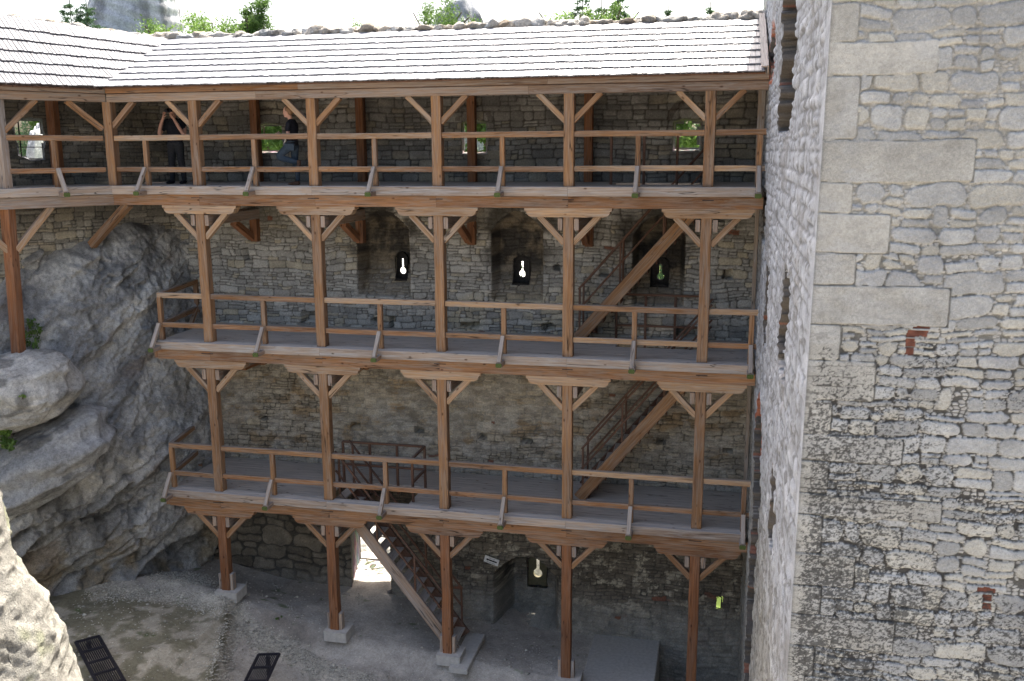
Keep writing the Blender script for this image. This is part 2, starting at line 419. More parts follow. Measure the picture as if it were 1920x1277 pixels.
e = np.where(top, e3, e); sid = np.where(top, s3, sid)
bg_ = big > .5; e = np.where(bg_, eb, e); sid = np.where(bg_, sb+9999999, sid)
r1 = _h(sid, sid*0+1, 5); r2_ = _h(sid, sid*0+2, 5); r3_ = _h(sid, sid*0+3, 5)
flatm = .72*ss(.42, .80, fbm(A*.5, Z*.6, 44, 4)+.14*ss(3.0, 2.4, Z)*ss(.2, .6, Z)-.06)       # old plaster smeared over the joints
rough0 = ss(0, -.5, Z)
dome = ss(-.012, .022, e)
prot = dome*(.012+.040*r1*(1-.5*flatm))+.012*dome*(fbm(A*9, Z*16, 33, 3)-.5)+.012*fbm(A*14, Z*14, 3, 3)*dome+.03*(fbm(A*1.2, Z*1.2, 31, 3)-.5)
prot = prot*(1-.45*flatm)+.05*rough0*(fbm(A*3, Z*4, 71, 4)-.5)
Y = np.where(top, YW3, YW+.10*ss(-.3, -1.2, Z))
ylt = Y.copy()
for (cx, w, a0, a1, dp) in NICHES:
    ins_ = inside(A, Z, arch(cx, w, a0, a1, .45, 14)); u = np.clip((np.abs(A-cx))/(w/2), 0, 1)
    vz = np.clip((Z-a0)/(a1-a0), 0, 1)
    dd = dp*ss(1.0, .80, u)*ss(1.0, .86, vz)*lerp(.25, 1, ss(0, .30, vz))
    Y = np.where(ins_, Y+dd+.02, Y)
cx, w, a0, a1 = LOWN
ins_ = inside(A, Z, arch(cx, w, a0, a1, .55, 14)); u = np.clip(np.abs(A-cx)/(w/2), 0, 1)
Y = np.where(ins_, YW+.1+1.15*ss(1.0, .62, u)*ss(a1+.02, a1-.55, Z)+.02, Y)
Y = Y-prot
holes = np.zeros(A.shape, bool)
for k_, P_, yy in hole_poly_front(): holes |= inside(A, Z, P_)
keyb = []
for i, (cx, zc, dp) in enumerate(KEYS):
    P_ = arch(cx, .40 if i else .30, zc-.20, zc+.46, .12); keyb.append(P_); holes |= inside(A, Z, P_)
P_ = arch(1.37, .50, -3.38, -2.52, .15); keyb.append(P_); holes |= inside(A, Z, P_)
P_ = [(5.88, -2.93), (6.0, -2.95), (6.01, -2.66), (5.96, -2.64), (5.9, -2.68)]; keyb.append(P_); holes |= inside(A, Z, P_)
for (cx, cz, w, h) in PUT:
    m_r = (np.abs(A-cx) < w/2*(.8+.5*vn(Z*9, A*3, 8))) & (np.abs(Z-cz) < h/2*(.75+.5*vn(A*9, Z*3, 9)))
    Y = np.where(m_r, Y+.28, Y)
# colour of the stones themselves
def C(r, g_, b): return np.array([r, g_, b], float)
grey = C(.435, .41, .36); warm = C(.50, .42, .28); dk = C(.155, .148, .135)
col = grey[None, None]*(.66+.62*r1[..., None])
ymask = np.clip((r2_ > .86)*.8+.75*ss(.55, .72, fbm(A*.7, Z*1.0, 61, 3))*(r3_ > .35)+.6*ss(1.0, .3, np.hypot((A+2.7)/1.1, (Z-5.35)/.35))*(r2_ > .35), 0, 1)
col = lerp(col, warm[None, None]*(.8+.5*r3_[..., None]), ymask[..., None]*.75)
mid_ = ss(3.3, 2.9, Z)*ss(-.1, .2, Z)
col = lerp(col, (C(.45, .375, .265)[None, None]*(.75+.5*r3_[..., None])), (.62*mid_)[..., None])
oc = ss(.58, .70, fbm(A*1.6, Z*3.2, 62, 4))*mid_
col = lerp(col, C(.36, .24, .12)[None, None], (.65*oc)[..., None])
joint = ss(.010, -.006, e)
jc = lerp(C(.09, .078, .062)[None, None], C(.50, .465, .40)[None, None], (flatm*mid_*.75+.12*flatm)[..., None])
col = lerp(col, jc, (joint*.92)[..., None])
pl_ = ss(.51, .58, fbm(A*2.2, Z*4.2, 63, 6, g=.62))*mid_*.5
col = lerp(col, C(.52, .48, .41)[None, None], pl_[..., None])
# lime wash foot line of the wall above the lower deck
mt_ = ss(.42, .60, fbm(A*5, Z*13, 64, 5, g=.65))*mid_; col = col*(1-.42*mt_*(.4+.6*fbm(A*.6, Z*.6, 99, 2)))[..., None]
fl_ = ss(.5, .05, Z)*ss(-.05, .1, Z)*ss(.35, .6, fbm(A*2.5, Z*6, 65, 3)); col = lerp(col, C(.45, .43, .38)[None, None], (.6*fl_)[..., None])
# darker blotchy zone under the decks and at the top gallery
drk = np.clip(ss(5.5, 6.6, Z+.5*fbm(A*.8, Z, 66, 3))*(Z < 6.7)*.65+ss(2.4, 3.3, Z+.4*fbm(A, Z, 67, 3))*(Z < 3.4)*.5, 0, 1)
col = lerp(col, (C(.12, .105, .075)[None, None]), drk[..., None]*(.35+.65*ss(.35, .6, fbm(A*3, Z*3, 68, 4)))[..., None])
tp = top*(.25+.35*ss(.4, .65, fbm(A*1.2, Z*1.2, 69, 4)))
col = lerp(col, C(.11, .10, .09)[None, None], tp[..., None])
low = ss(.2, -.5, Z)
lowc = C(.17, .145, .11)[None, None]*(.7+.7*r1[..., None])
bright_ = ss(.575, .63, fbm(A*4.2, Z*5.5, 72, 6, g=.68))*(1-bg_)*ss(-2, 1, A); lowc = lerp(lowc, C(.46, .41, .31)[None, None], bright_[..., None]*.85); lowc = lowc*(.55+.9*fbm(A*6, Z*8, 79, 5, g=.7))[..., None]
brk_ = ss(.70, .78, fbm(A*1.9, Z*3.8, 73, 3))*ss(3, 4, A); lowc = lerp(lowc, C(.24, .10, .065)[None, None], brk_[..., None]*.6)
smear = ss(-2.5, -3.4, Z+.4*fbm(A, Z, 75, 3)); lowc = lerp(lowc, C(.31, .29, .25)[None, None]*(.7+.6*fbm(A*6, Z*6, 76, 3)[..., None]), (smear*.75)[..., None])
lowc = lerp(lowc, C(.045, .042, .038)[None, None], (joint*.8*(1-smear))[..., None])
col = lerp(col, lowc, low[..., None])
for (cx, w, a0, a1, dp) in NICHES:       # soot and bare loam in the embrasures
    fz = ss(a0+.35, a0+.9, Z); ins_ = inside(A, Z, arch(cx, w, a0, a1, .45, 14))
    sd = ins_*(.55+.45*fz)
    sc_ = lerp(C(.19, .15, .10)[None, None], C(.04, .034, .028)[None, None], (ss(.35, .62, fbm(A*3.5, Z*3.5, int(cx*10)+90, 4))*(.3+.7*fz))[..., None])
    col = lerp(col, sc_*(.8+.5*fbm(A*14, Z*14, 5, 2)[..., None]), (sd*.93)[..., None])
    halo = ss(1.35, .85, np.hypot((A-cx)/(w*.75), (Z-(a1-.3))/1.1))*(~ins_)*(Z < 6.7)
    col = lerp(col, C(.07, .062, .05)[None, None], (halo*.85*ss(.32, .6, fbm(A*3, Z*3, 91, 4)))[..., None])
for (cx, w, a0, a1) in WINS:             # brick heads over the small windows
    rr = np.hypot((A-cx)/1.0, (Z-a1+.05)); br = (rr < .50) & (rr > .33) & (rr < .42+.1*vn(A*8, Z*8, 6)) & (Z > a1-.02)
    col = np.where((br & (vn(A*6, Z*6, 12) > .35))[..., None], .45*col+.55*C(.085, .06, .046)[None, None]*(.6+.9*vn(A*14, Z*14, 3)[..., None])*(.6+.6*(np.floor(np.arctan2(Z-a1+.05, A-cx)*9) % 2))[..., None], col)
bb = (r2_ > .9965) & ~top & (e > 0); col = np.where(bb[..., None], C(.22, .10, .065)[None, None], col)
hm = ~(holes[:-1, :-1] | holes[1:, 1:] | holes[1:, :-1] | holes[:-1, 1:])
wall = thing('castle_wall', 'long grey rubble stone wall behind the wooden galleries with windows and keyhole loopholes', 'wall', (-1, 3, -4))
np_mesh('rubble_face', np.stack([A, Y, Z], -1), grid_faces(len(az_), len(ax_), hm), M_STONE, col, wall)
# ledge between the thick lower wall and the thinner parapet, hidden below the top deck
# reveals
def reveal(name, front, yf, back, yb, mat, parent, rings=8, amp=.02, colf=None, seed=0, dens=5):
    n0 = len(front); F_, B_ = [], []
    for i in range(n0):
        j = (i+1) % n0
        for k in range(dens):
            t = k/dens; F_.append((lerp(front[i][0], front[j][0], t), lerp(front[i][1], front[j][1], t))); B_.append((lerp(back[i][0], back[j][0], t), lerp(back[i][1], back[j][1], t)))
    n = len(F_); V = []; Cc = []; rr = np.random.RandomState(seed)
    cx = sum(p[0] for p in front)/n0; cz = sum(p[1] for p in front)/n0
    for k in range(rings+1):
        t = k/rings
        for i in range(n):
            x = lerp(F_[i][0], B_[i][0], t); z = lerp(F_[i][1], B_[i][1], t)
            a = (rr.rand()-.2)*amp if 0 < k else .012
            dx, dz = x-cx, z-cz; l = math.hypot(dx, dz)+1e-6
            V.append((x+dx/l*a, lerp(yf, yb, t), z+dz/l*a)); Cc.append(tuple(c*rr.uniform(.6, 1.3) for c in (colf or (.17, .15, .12))))
    Fc = [(k*n+i, k*n+(i+1) % n, (k+1)*n+(i+1) % n, (k+1)*n+i) for k in range(rings) for i in range(n)]
    return np_mesh(name, V, Fc, mat, Cc, parent)
back_holes = []
for i, (cx, w, a0, a1) in enumerate(WINS):
    fr = arch(cx, w+.02, a0-.01, a1+.01, .08); cxb = cx-(.04 if i == 2 else .24 if i == 1 else .42); bk = arch(cxb, w*.92, a0+.05, a1-.02, .04)
    reveal('window_reveal', fr, YW3-.02, bk, YB, M_STONE, wall, seed=i, colf=(.20, .18, .15)); back_holes.append(bk)
fr = arch(DOOR[0], DOOR[1]+.02, DOOR[2]-.02, DOOR[3]+.01, .35); bk = arch(-3.0, 1.35, DOOR[2]+.05, DOOR[3]-.05, .3)
reveal('door_reveal', fr, YW+.05, bk, YB, M_STONE, wall, rings=14, amp=.09, seed=9, colf=(.12, .11, .10)); back_holes.append(bk)
M_DARK = plain('dark_slab', (.03, .027, .025), (.07, .062, .055), 14)  # near-black tone of the loophole slabs and their reveals
M_OLIVE = plain('olive_slab', (.10, .09, .05), (.15, .13, .08), 14)
KEYPOS = [(-1.88, 4.80, YW+.75, 1.0), (1.10, 4.79, YW+.75, 1.0), (4.35, 4.80, YW+.75, .95), (1.365, -3.05, YW+1.30, 1.4)]
for i, (cx, zc, yk, sc) in enumerate(KEYPOS):
    F_ = keyb[i]; yf = (YW+.45 if i < 3 else YW+1.18)
    reveal('loophole_reveal', F_, yf, [(x+(-.08 if i < 2 else 0), z) for x, z in F_], yk, M_DARK if i < 3 else M_STONE, wall, rings=5, amp=.02 if i < 3 else .05, seed=20+i, colf=(.10, .09, .07))
    # slab with the keyhole cut through it
    bm = bmesh.new(); ko = key_outline(cx, zc, sc); ring = [(cx+.60*sc*math.cos(a), zc+.1+.62*sc*math.sin(a)) for a in np.linspace(0, 2*math.pi, 28, endpoint=False)]
    vo_ = [bm.verts.new((x, yk, z)) for x, z in ring]; vi_ = [bm.verts.new((x, yk, z)) for x, z in ko]
    es = [bm.edges.new((vo_[k], vo_[(k+1) % len(vo_)])) for k in range(len(vo_))]+[bm.edges.new((vi_[k], vi_[(k+1) % len(vi_)])) for k in range(len(vi_))]
    bmesh.ops.triangle_fill(bm, use_beauty=True, use_dissolve=False, edges=es)
    ex = bmesh.ops.extrude_face_region(bm, geom=bm.faces[:]); bmesh.ops.translate(bm, vec=(0, .09, 0), verts=[v for v in ex['geom'] if isinstance(v, bmesh.types.BMVert)])
    me = bpy.data.meshes.new('loophole_slab'); iv = world_of(wall).inverted(); bm.transform(iv); bm.to_mesh(me); bm.free(); me.materials.append(M_OLIVE if i == 3 else M_DARK)
    so = bpy.data.objects.new('loophole_slab', me); COL.objects.link(so); so.parent = wall
    back_holes.append([(cx-.6, zc-.62), (cx+.6, zc-.62), (cx+.6, zc+.75), (cx-.6, zc+.75)])
F_ = keyb[4]; reveal('slit_reveal', F_, YW+.08, [(x-.0, z-.80) for x, z in F_], YB, M_DARK, wall, rings=5, amp=.015, seed=31, colf=(.05, .045, .04)); back_holes.append([(5.78, -3.85), (6.12, -3.85), (6.12, -3.35), (5.78, -3.35)])
# outer face
bx = np.arange(-8.4, 6.7, .06); bz = np.arange(-5.2, 10.37, .06); BA, BZ = np.meshgrid(bx, bz); bh = np.zeros(BA.shape, bool)
for P_ in back_holes: bh |= inside(BA, BZ, P_)
bk_ = ~(bh[:-1, :-1] & bh[1:, 1:] & bh[1:, :-1] & bh[:-1, 1:])
np_mesh('outer_face', np.stack([BA, np.full(BA.shape, YB+.01), BZ], -1), grid_faces(len(bz), len(bx), bk_, True), M_STONE, np.full(BA.shape+(3,), .3), wall)
# coping: loose stones bedded along the top of the wall
def rock_blob(c, r, rnd, n=2, amp=.18):
    bm = bmesh.new(); bmesh.ops.create_icosphere(bm, subdivisions=n, radius=1); s0 = rnd.uniform(0, 99)
    from mathutils import noise as mn
    q = Matrix.Rotation(rnd.uniform(0, 6.28), 3, 'Z') @ Matrix.Rotation(rnd.uniform(-.25, .25), 3, 'X')
    V = []
    for v in bm.verts:
        p = v.co*(1+amp*mn.noise(v.co*1.3+Vector((s0, 0, 0)))*1.6+amp*.5*mn.noise(v.co*3.1+Vector((0, s0, 0))))
        p = Vector((p.x*r[0], p.y*r[1], p.z*r[2])); V.append(Vector(c)+q @ p)
    Fc = [[v.index for v in f.verts] for f in bm.faces]; bm.free(); return V, Fc
def blobs_obj(name, items, mat, parent, rnd, base=(.42, .40, .36), n=2, amp=.18):
    V, Fc, Cc = [], [], []
    for c, r in items:
        v, f = rock_blob(c, r, rnd, n, amp); b = len(V); V += [tuple(p) for p in v]; Fc += [[b+i for i in q] for q in f]
        k = rnd.uniform(.65, 1.2); w = rnd.uniform(-.03, .05); Cc += [(base[0]*k+w, base[1]*k, base[2]*k-w)]*len(v)
    return np_mesh(name, V, Fc, mat, Cc, parent)
rc = random.Random(3); it = []
x = -8.6
while x < 6.5:
    w = rc.uniform(.12, .38); h = rc.uniform(.07, .15)+.03*math.sin(x*1.3)
    it.append(((x+w/2, YW3+.25+rc.uniform(-.08, .08), 10.40+h*.25), (w*.62, .24, h)))
    if rc.random() < .75: it.append(((x+w*.5, YW3+.55, 10.42+rc.uniform(0, .05)), (w*.5, .25, .09)))
    if rc.random() < .55: it.append(((x+rc.uniform(0, w), YW3+.12, 10.36), (rc.uniform(.05, .1), .1, .05)))
    x += w*.9
blobs_obj('coping', it, M_ROCK, wall, rc, (.50, .47, .42), 3, .30)
mb = MB(); mb.box((-8.7, YW3-.02, 10.2), (6.6, YB, 10.37)); mb.build('wall_head', M_CONC, wall)

# ------------------------------------------------------------------ wing wall (left)
WW = 2.0
ww = thing('castle_wall', 'left return of the rubble wall with an iron barred window, above the rock face', 'wall', tuple(wing(1, 2.2, 3)))
sa = np.arange(-2.6, 6.2, .022); sz_ = np.arange(1.0, 10.75, .022); SA, SZ = np.meshgrid(sa, sz_)
e, sid, _ = masonry(SA, SZ, .09, .19, .15, .45, 21, inset=(.001, .012), warp=.05, split=.4, rnd_c=.45)
r1 = _h(sid, sid*0+1, 6); r2_ = _h(sid, sid*0+2, 6)
dep = np.where(SZ > 6.6, WW, 1.33)-ss(-.012, .022, e)*(.01+.03*r1)-.03*fbm(SA*1.5, SZ*1.5, 5, 3)
wpoly = [(.74, 7.52), (1.02, 7.50), (1.28, 7.62), (1.30, 7.9), (1.34, 8.2), (1.31, 8.42), (.95, 8.44), (.72, 8.42), (.70, 8.15), (.67, 7.95), (.73, 7.75)]
hol = inside(SA, SZ, wpoly); hm = ~(hol[:-1, :-1] | hol[1:, 1:] | hol[1:, :-1] | hol[:-1, 1:])
col = C(.38, .35, .29)[None, None]*(.65+.6*r1[..., None]); col = lerp(col, C(.44, .37, .25)[None, None], ((r2_ > .7)*.6)[..., None])
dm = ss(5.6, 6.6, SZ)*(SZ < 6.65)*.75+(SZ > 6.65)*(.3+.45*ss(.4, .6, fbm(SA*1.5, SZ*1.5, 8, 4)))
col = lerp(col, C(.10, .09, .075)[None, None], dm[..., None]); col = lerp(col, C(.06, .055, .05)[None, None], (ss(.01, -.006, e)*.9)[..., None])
def wing_top(s): return 10.36+.0715*np.maximum(0, s+2.4)
SZ = np.minimum(SZ, wing_top(SA)-.02)
P = np.stack([O.x+Dw.x*SA-Nw.x*dep, O.y+Dw.y*SA-Nw.y*dep, SZ], -1)
np_mesh('rubble_face', P, grid_faces(len(sz_), len(sa), hm, True), M_STONE, col, ww)
# reveal of the ragged window and outer sheet
n = len(wpoly); V = []; Cc = []; rr = random.Random(5)
for k in range(7):
    t = k/6
    for i in range(n*4):
        a, b = wpoly[i//4], wpoly[(i//4+1) % n]; q = (i % 4)/4; s_ = lerp(a[0], b[0], q); z_ = lerp(a[1], b[1], q)
        ds, dz = s_-1.0, z_-7.97; l = math.hypot(ds, dz); am = rr.uniform(-.02, .03) if k else .015
        p = wing(s_+ds/l*am-.25*t, WW-.03+.85*t, z_+dz/l*am); V.append(tuple(p)); Cc.append((.2*rr.uniform(.6, 1.3),)*3)
m4 = n*4; np_mesh('window_reveal', V, [(k*m4+i, k*m4+(i+1) % m4, (k+1)*m4+(i+1) % m4, (k+1)*m4+i) for k in range(6) for i in range(m4)], M_STONE, Cc, ww)
so_ = np.arange(-3.4, 6.2, .05); zo_ = np.arange(1, 10.75, .05); OA, OZ = np.meshgrid(so_, zo_); oh = inside(OA+.25, OZ, wpoly); ok_ = ~(oh[:-1, :-1] & oh[1:, 1:] & oh[1:, :-1] & oh[:-1, 1:])
OZ = np.minimum(OZ, wing_top(OA)-.05)
np_mesh('outer_face', np.stack([O.x+Dw.x*OA-Nw.x*(WW+.83), O.y+Dw.y*OA-Nw.y*(WW+.83), OZ], -1), grid_faces(len(zo_), len(so_), ok_), M_STONE, np.full(OA.shape+(3,), .3), ww)
it = []; s_ = -2.6
while s_ < 6:
    w = rc.uniform(.15, .45); h = rc.uniform(.05, .12); p = wing(s_+w/2, WW+.2+rc.uniform(-.08, .08), wing_top(s_)+h*.2)
    it.append((tuple(p), (w*.5, w*.5, h)))
    if rc.random() < .6: it.append((tuple(wing(s_, WW+.5, wing_top(s_)+.03)), (w*.5, .22, .09)))
    s_ += w*.9
blobs_obj('coping', it, M_ROCK, ww, rc, (.48, .44, .38), 2, .22)
mb = MB(); mb.beam(wing(-2.9, WW+.42, 10.24), wing(6.1, WW+.42, 10.8), .84, .24); mb.build('wall_head', M_CONC, ww)
bars = thing('window_grille', 'thin black iron cross bars set in the ragged window of the left wall', 'window bars', tuple(wing(1, WW+.3, 7.5)))
mb = MB(); mb.tube([wing(1.12, WW+.3, 7.3), wing(1.12, WW+.3, 8.55)], .016); mb.build('bar', M_IRON, bars)
mb = MB(); mb.tube([wing(.55, WW+.3, 7.80), wing(1.62, WW+.3, 7.80)], .010); mb.build('bar', M_IRON, bars)

# ------------------------------------------------------------------ timber galleries
def rail_strut(mb, X, L, fr):
    mb.beam(fr(X, -.01, L+.36), fr(X, -.36, L-.10), .085, .085)
def corbel_outline(cx, zt, hl=.88, h=.18):
    r = .13; pts = [(cx-hl, zt), (cx-hl, zt-.05), (cx-hl+.03, zt-.07)]
    for i in range(6):
        a = math.pi+i/5*math.pi/2; pts.append((cx-hl+.03+r+r*math.cos(a), zt-h+r+min(0, 0)+(r)*math.sin(a)*((h-.07)/r if False else 1)) if False else (cx-hl+.04+.13*(1-math.cos(i/5*math.pi/2)), zt-.07-(h-.07)*math.sin(i/5*math.pi/2)))
    q = [(2*cx-x, z) for x, z in reversed(pts)]
    return pts+q
ident = lambda x, y, z: Vector((x, y, z))
def wfr(s, y, z): return wing(s, y, z)
def railing(root, L, xs_rail, xs_half, fr, xa, xb, strut=True, mat=None):
    """xs_rail = x of the gallery posts, rails run between them; children of one railing part"""
    ro = bpy.data.objects.new('railing', None); COL.objects.link(ro); ro.parent = root
    ends = [xa]+list(xs_rail)+[xb]
    for a, b in zip(ends[:-1], ends[1:]):
        a2 = a+(.10 if a in xs_rail else 0); b2 = b-(.10 if b in xs_rail else 0)
        if abs(b-a) < .25: continue
        m = MB(); m.beam(fr(a2, .09, L+1.02), fr(b2, .09, L+1.02+random.uniform(-.01, .01)), .10, .115); m.build('handrail', random.choice([W_POST, W_CORB, W_POST]), ro)
        m = MB(); m.beam(fr(a2, .09, L+.35), fr(b2, .09, L+.35+random.uniform(-.01, .01)), .08, .11); m.build('mid_rail', random.choice([W_POST, W_CORB, W_BEAM]), ro)
    for x in xs_half:
        m = MB(); m.beam(fr(x, .085, L-.05), fr(x, .085, L+.97), .10, .10, upv=(0, 1, 0)); m.build('rail_post', W_POST, ro)
        if strut:
            m = MB(); m.beam(fr(x-.0, -.02, L+.38), fr(x, -.37, L-.10), .085, .075); m.build('rail_strut', W_GREY, ro)
            m = MB(); m.beam(fr(x, -.40, L-.145), fr(x, .2, L-.145), .13, .10); m.build('outrigger', W_PALE, ro)
            m = MB(); m.beam(fr(x, -.425, L-.150), fr(x, -.395, L-.150), .125, .085, ch=.02, wob=0, seg=1); m.build('moss', M_MOSS, ro)
    return ro
def deck(root, L, xa, xb, y0, y1, hole=None, fr=ident, pw=.155, zoff=0):
    m = MB(); y = y0
    while y < y1-.02:
        yb = min(y+pw-.006, y1); xs = xa; 
        segs = [(xa, xb)]
        if hole and yb > hole[2] and y < hole[3]: segs = [(xa, hole[0]), (hole[1], xb)]
        for a, b in segs:
            x = a; first = True
            while x < b-.01:
                l = random.uniform(3.0, 4.6) if not first else random.uniform(1.4, 4.6); first = False
                e_ = min(b, x+l); e_ = b if b-e_ < .5 else e_
                m.beam(fr(x, (y+yb)/2, L-.022+zoff+random.uniform(-.002, .002)), fr(e_-.004, (y+yb)/2, L-.022+zoff+random.uniform(-.002, .002)), yb-y, .042, ch=.004, wob=.001, seg=1); x = e_
        y += pw
    m.build('deck', W_DECK, root)
def wear(m_, *a): pass
def gallery(name, label, L, zb_list, xs, xa, xb, yback, postmat, hole=None, bracket=None, rail_end_left=False, thick=.21, cmat=None):
    root = thing(name, label, 'gallery', (xs[2], .1, zb_list[2]))
    # edge curb and long beam in two or three lengths with scarf joints at the posts
    cuts = [xa]+[xs[0], xs[2], xs[4]]+[xb] if name == 'a' else [xa, xs[1]-.0, xs[3], xb]
    for a, b in zip(cuts[:-1], cuts[1:]):
        m = MB(); m.box((a+.002, -.11, L-.185), (b-.002, .0, L+.0)); m.build('edge_board', W_GREY, root)
    cuts = [xa-.02, xs[0]+.05, xs[1]+.03, xs[2]-.02, xs[3], xb+.04]
    for a, b in zip(cuts[:-1], cuts[1:]):
        m = MB(); m.box((a+.002, -.035, L-.42), (b-.002, .2, L-.187)); m.build('floor_beam', W_BEAM, root)
    for x in xs:
        m = MB(); m.box((x-.13+random.uniform(-.04, .04), -.043, L-.262), (x+.12, -.034, L-.248), ch=.001, wob=0, seg=1); m.build('iron_cramp', M_IRON, root)
    for k, x in enumerate(xs):
        zb = zb_list[k]
        m = MB(); m.beam((x, .105, zb), (x, .105, L-.60), thick, thick, upv=(0, 1, 0), ch=.012, wob=.006); m.build('post', postmat, root)
        m = MB(); m.prism(corbel_outline(x+random.uniform(-.03, .03), L-.421), -.025, .205); m.build('corbel', cmat or W_CORB, root)
        for sgn in (-1, 1):
            m = MB(); m.beam((x+sgn*.09, .10, L-1.12), (x+sgn*.60, .10, L-.585), .12, .125, upv=(0, 1, 0)); m.build('brace', W_CORB if L > 3 else W_POST, root)
            m = MB(); m.box((x+sgn*.165-.045, -.0 if sgn < 0 else -.0, L-.86), (x+sgn*.165+.045, yback-.02, L-.625)); m.build('cross_beam', W_PALE, root)
        if bracket and k < 4:
            zbk = bracket
            m = MB(); m.box((x+.02, yback-.20, L-zbk), (x+.20, yback-.0, L-.87)); m.build('wall_post', W_RUST, root)
            m = MB(); m.beam((x+.05, yback-.18, L-zbk+.10), (x+.05, yback-1.0, L-.88), .15, .15); m.build('wall_brace', W_RUST, root)
    # joists under the deck
    x = xa+.25
    while x < xb:
        if not (hole and hole[0]-.05 < x < hole[1]+.05):
            m = MB(); m.box((x-.06, .0, L-.20), (x+.06, yback, L-.045)); m.build('joist', W_DARK, root)
        x += .78
    deck(root, L, xa, xb, .003, yback, hole)
    return root
lab = 'timber gallery with plank deck and railing'
zg = [-2.47, -3.18, -3.46, -3.73, -4.85]
XA, XB = -6.64, 6.40
HOLE1 = (-2.80, -.86, .20, 1.12); HOLE2 = (3.55, 5.35, 1.25, 2.12)
g1 = gallery('wooden_gallery', 'lowest timber gallery on tall ground posts, stair well in its plank deck', L1, zg, XS, XA, XB, YW, W_RUST, hole=HOLE1, bracket=None, cmat=W_BEAM)
g2 = gallery('wooden_gallery', 'middle timber gallery below the three keyhole niches, deck open at the right end', L2, [L1]*5, XS, XA, XB, YW, W_POST, hole=HOLE2, bracket=1.0, cmat=W_CORB)
g3 = gallery('wooden_gallery', 'top timber gallery under the shingle roof where two people stand', L3, [L2]*5, XS, -7.50, XB, YW, W_POST, hole=(3.4, 5.2, 1.25, 2.12), bracket=1.40)
HX = [-4.05, -1.35, 1.35, 4.05]
railing(g1, L1, XS, [-6.58]+HX+[6.33], ident, -6.62, 6.45)
railing(g2, L2, XS, [-6.58]+HX+[6.33], ident, -6.62, 6.47)
railing(g3, L3, [-7.46]+XS, [-6.62]+HX+[6.33], ident, -7.46, 6.50)
deck(g3, L3, -9.0, XB, YW, YW3, None)
# side rails at the left ends
def side_rail(root, L):
    ro = bpy.data.objects.new('side_railing', None); COL.objects.link(ro); ro.parent = root
    for zz in (1.02, .35):
        m = MB(); m.beam((-6.60, .12, L+zz), (-7.0, YW-.04, L+zz), .10, .11); m.build('handrail', W_POST, ro)
    m = MB(); m.beam((-6.99, YW-.09, L-.05), (-6.99, YW-.09, L+1.0), .10, .10, upv=(0, 1, 0)); m.build('rail_post', W_BEAM, ro)
    m = MB(); m.beam((-6.95, YW-.2, L+.35), (-6.8, YW-.8, L), .09, .09); m.build('rail_strut', W_BEAM, ro)
    m = MB(); m.beam((-6.66, -.02, L-.30), (-7.02, YW-.05, L-.30), .18, .2); m.build('end_joist', W_BEAM, ro)
side_rail(g1, L1); side_rail(g2, L2)
# lower posts: base blocks and concrete footings
rf = random.Random(9)
XS_ = XS
for x, z in zip(XS, zg):
    ft = thing('post_footing', {-5.4: 'concrete pad under the leftmost ground post beside the rock', -2.7: 'concrete pad under the second ground post from the rock', 0.0: 'concrete pad under the ground post at the foot of the stairs', 2.7: 'concrete pad under the fourth ground post, cut by the lower edge'}.get(round(x, 1), 'concrete pad under the rightmost ground post near the tower'), 'footing', (x, .1, z-.25), 0, 'concrete pads under the gallery posts')
    m = MB(); m.beam((x+.05, .14, z-.22), (x+.05, .14, z+.02), .56, .52, upv=(0, 1, 0), ch=.02, seg=1); m.build('concrete_pad', M_CONC, ft)
    m = MB(); m.box((x+.106, .03, z+.02), (x+.18, .19, z+.42)); m.build('side_block', W_GREY, ft); m = MB(); m.box((x-.18, .03, z+.02), (x-.106, .19, z+.42)); m.build('side_block', W_GREY, ft)
# grey weathered foot on the ground posts is in the wood of the blocks; wing gallery
wg = thing('wooden_gallery', 'left return of the top gallery turning towards the viewer beside the barred window', 'gallery', tuple(O))
for a, b in ((.06, 3.4), (3.4, 6.0)):
    m = MB(); m.beam(wing(a, -.055, L3-.09), wing(b, -.055, L3-.09), .11, .185); m.build('edge_board', W_GREY, wg)
    m = MB(); m.beam(wing(a-.06, .08, L3-.305), wing(b, .08, L3-.305), .235, .233); m.build('floor_beam', W_PALE, wg)
deck(wg, L3, -.3, 6.0, .003, WW, None, wfr, zoff=-.005)
for s_ in (2.15, 4.85):
    tilt = .10
    m = MB(); m.beam(wing(s_+tilt, .10, 3.30 if s_ < 3 else 2.9), wing(s_, .10, L3-.42), .21, .21, upv=(0, 1, 0), wob=.006); m.build('post', W_RUST, wg)
    for sg in (-1, 1):
        m = MB(); m.beam(wing(s_+sg*.08, .10, L3-1.28), wing(s_+sg*.85, .10, L3-.41), .13, .14, upv=tuple(Nw)); m.build('brace', W_CORB, wg)
m = MB(); m.beam((-7.18, .12, L3-.40), (-8.35, .32, 5.60), .17, .17); m.build('brace', W_POST, wg)
railing(wg, L3, [2.15, 4.85], [1.12, 3.5], wfr, .1, 6.0)

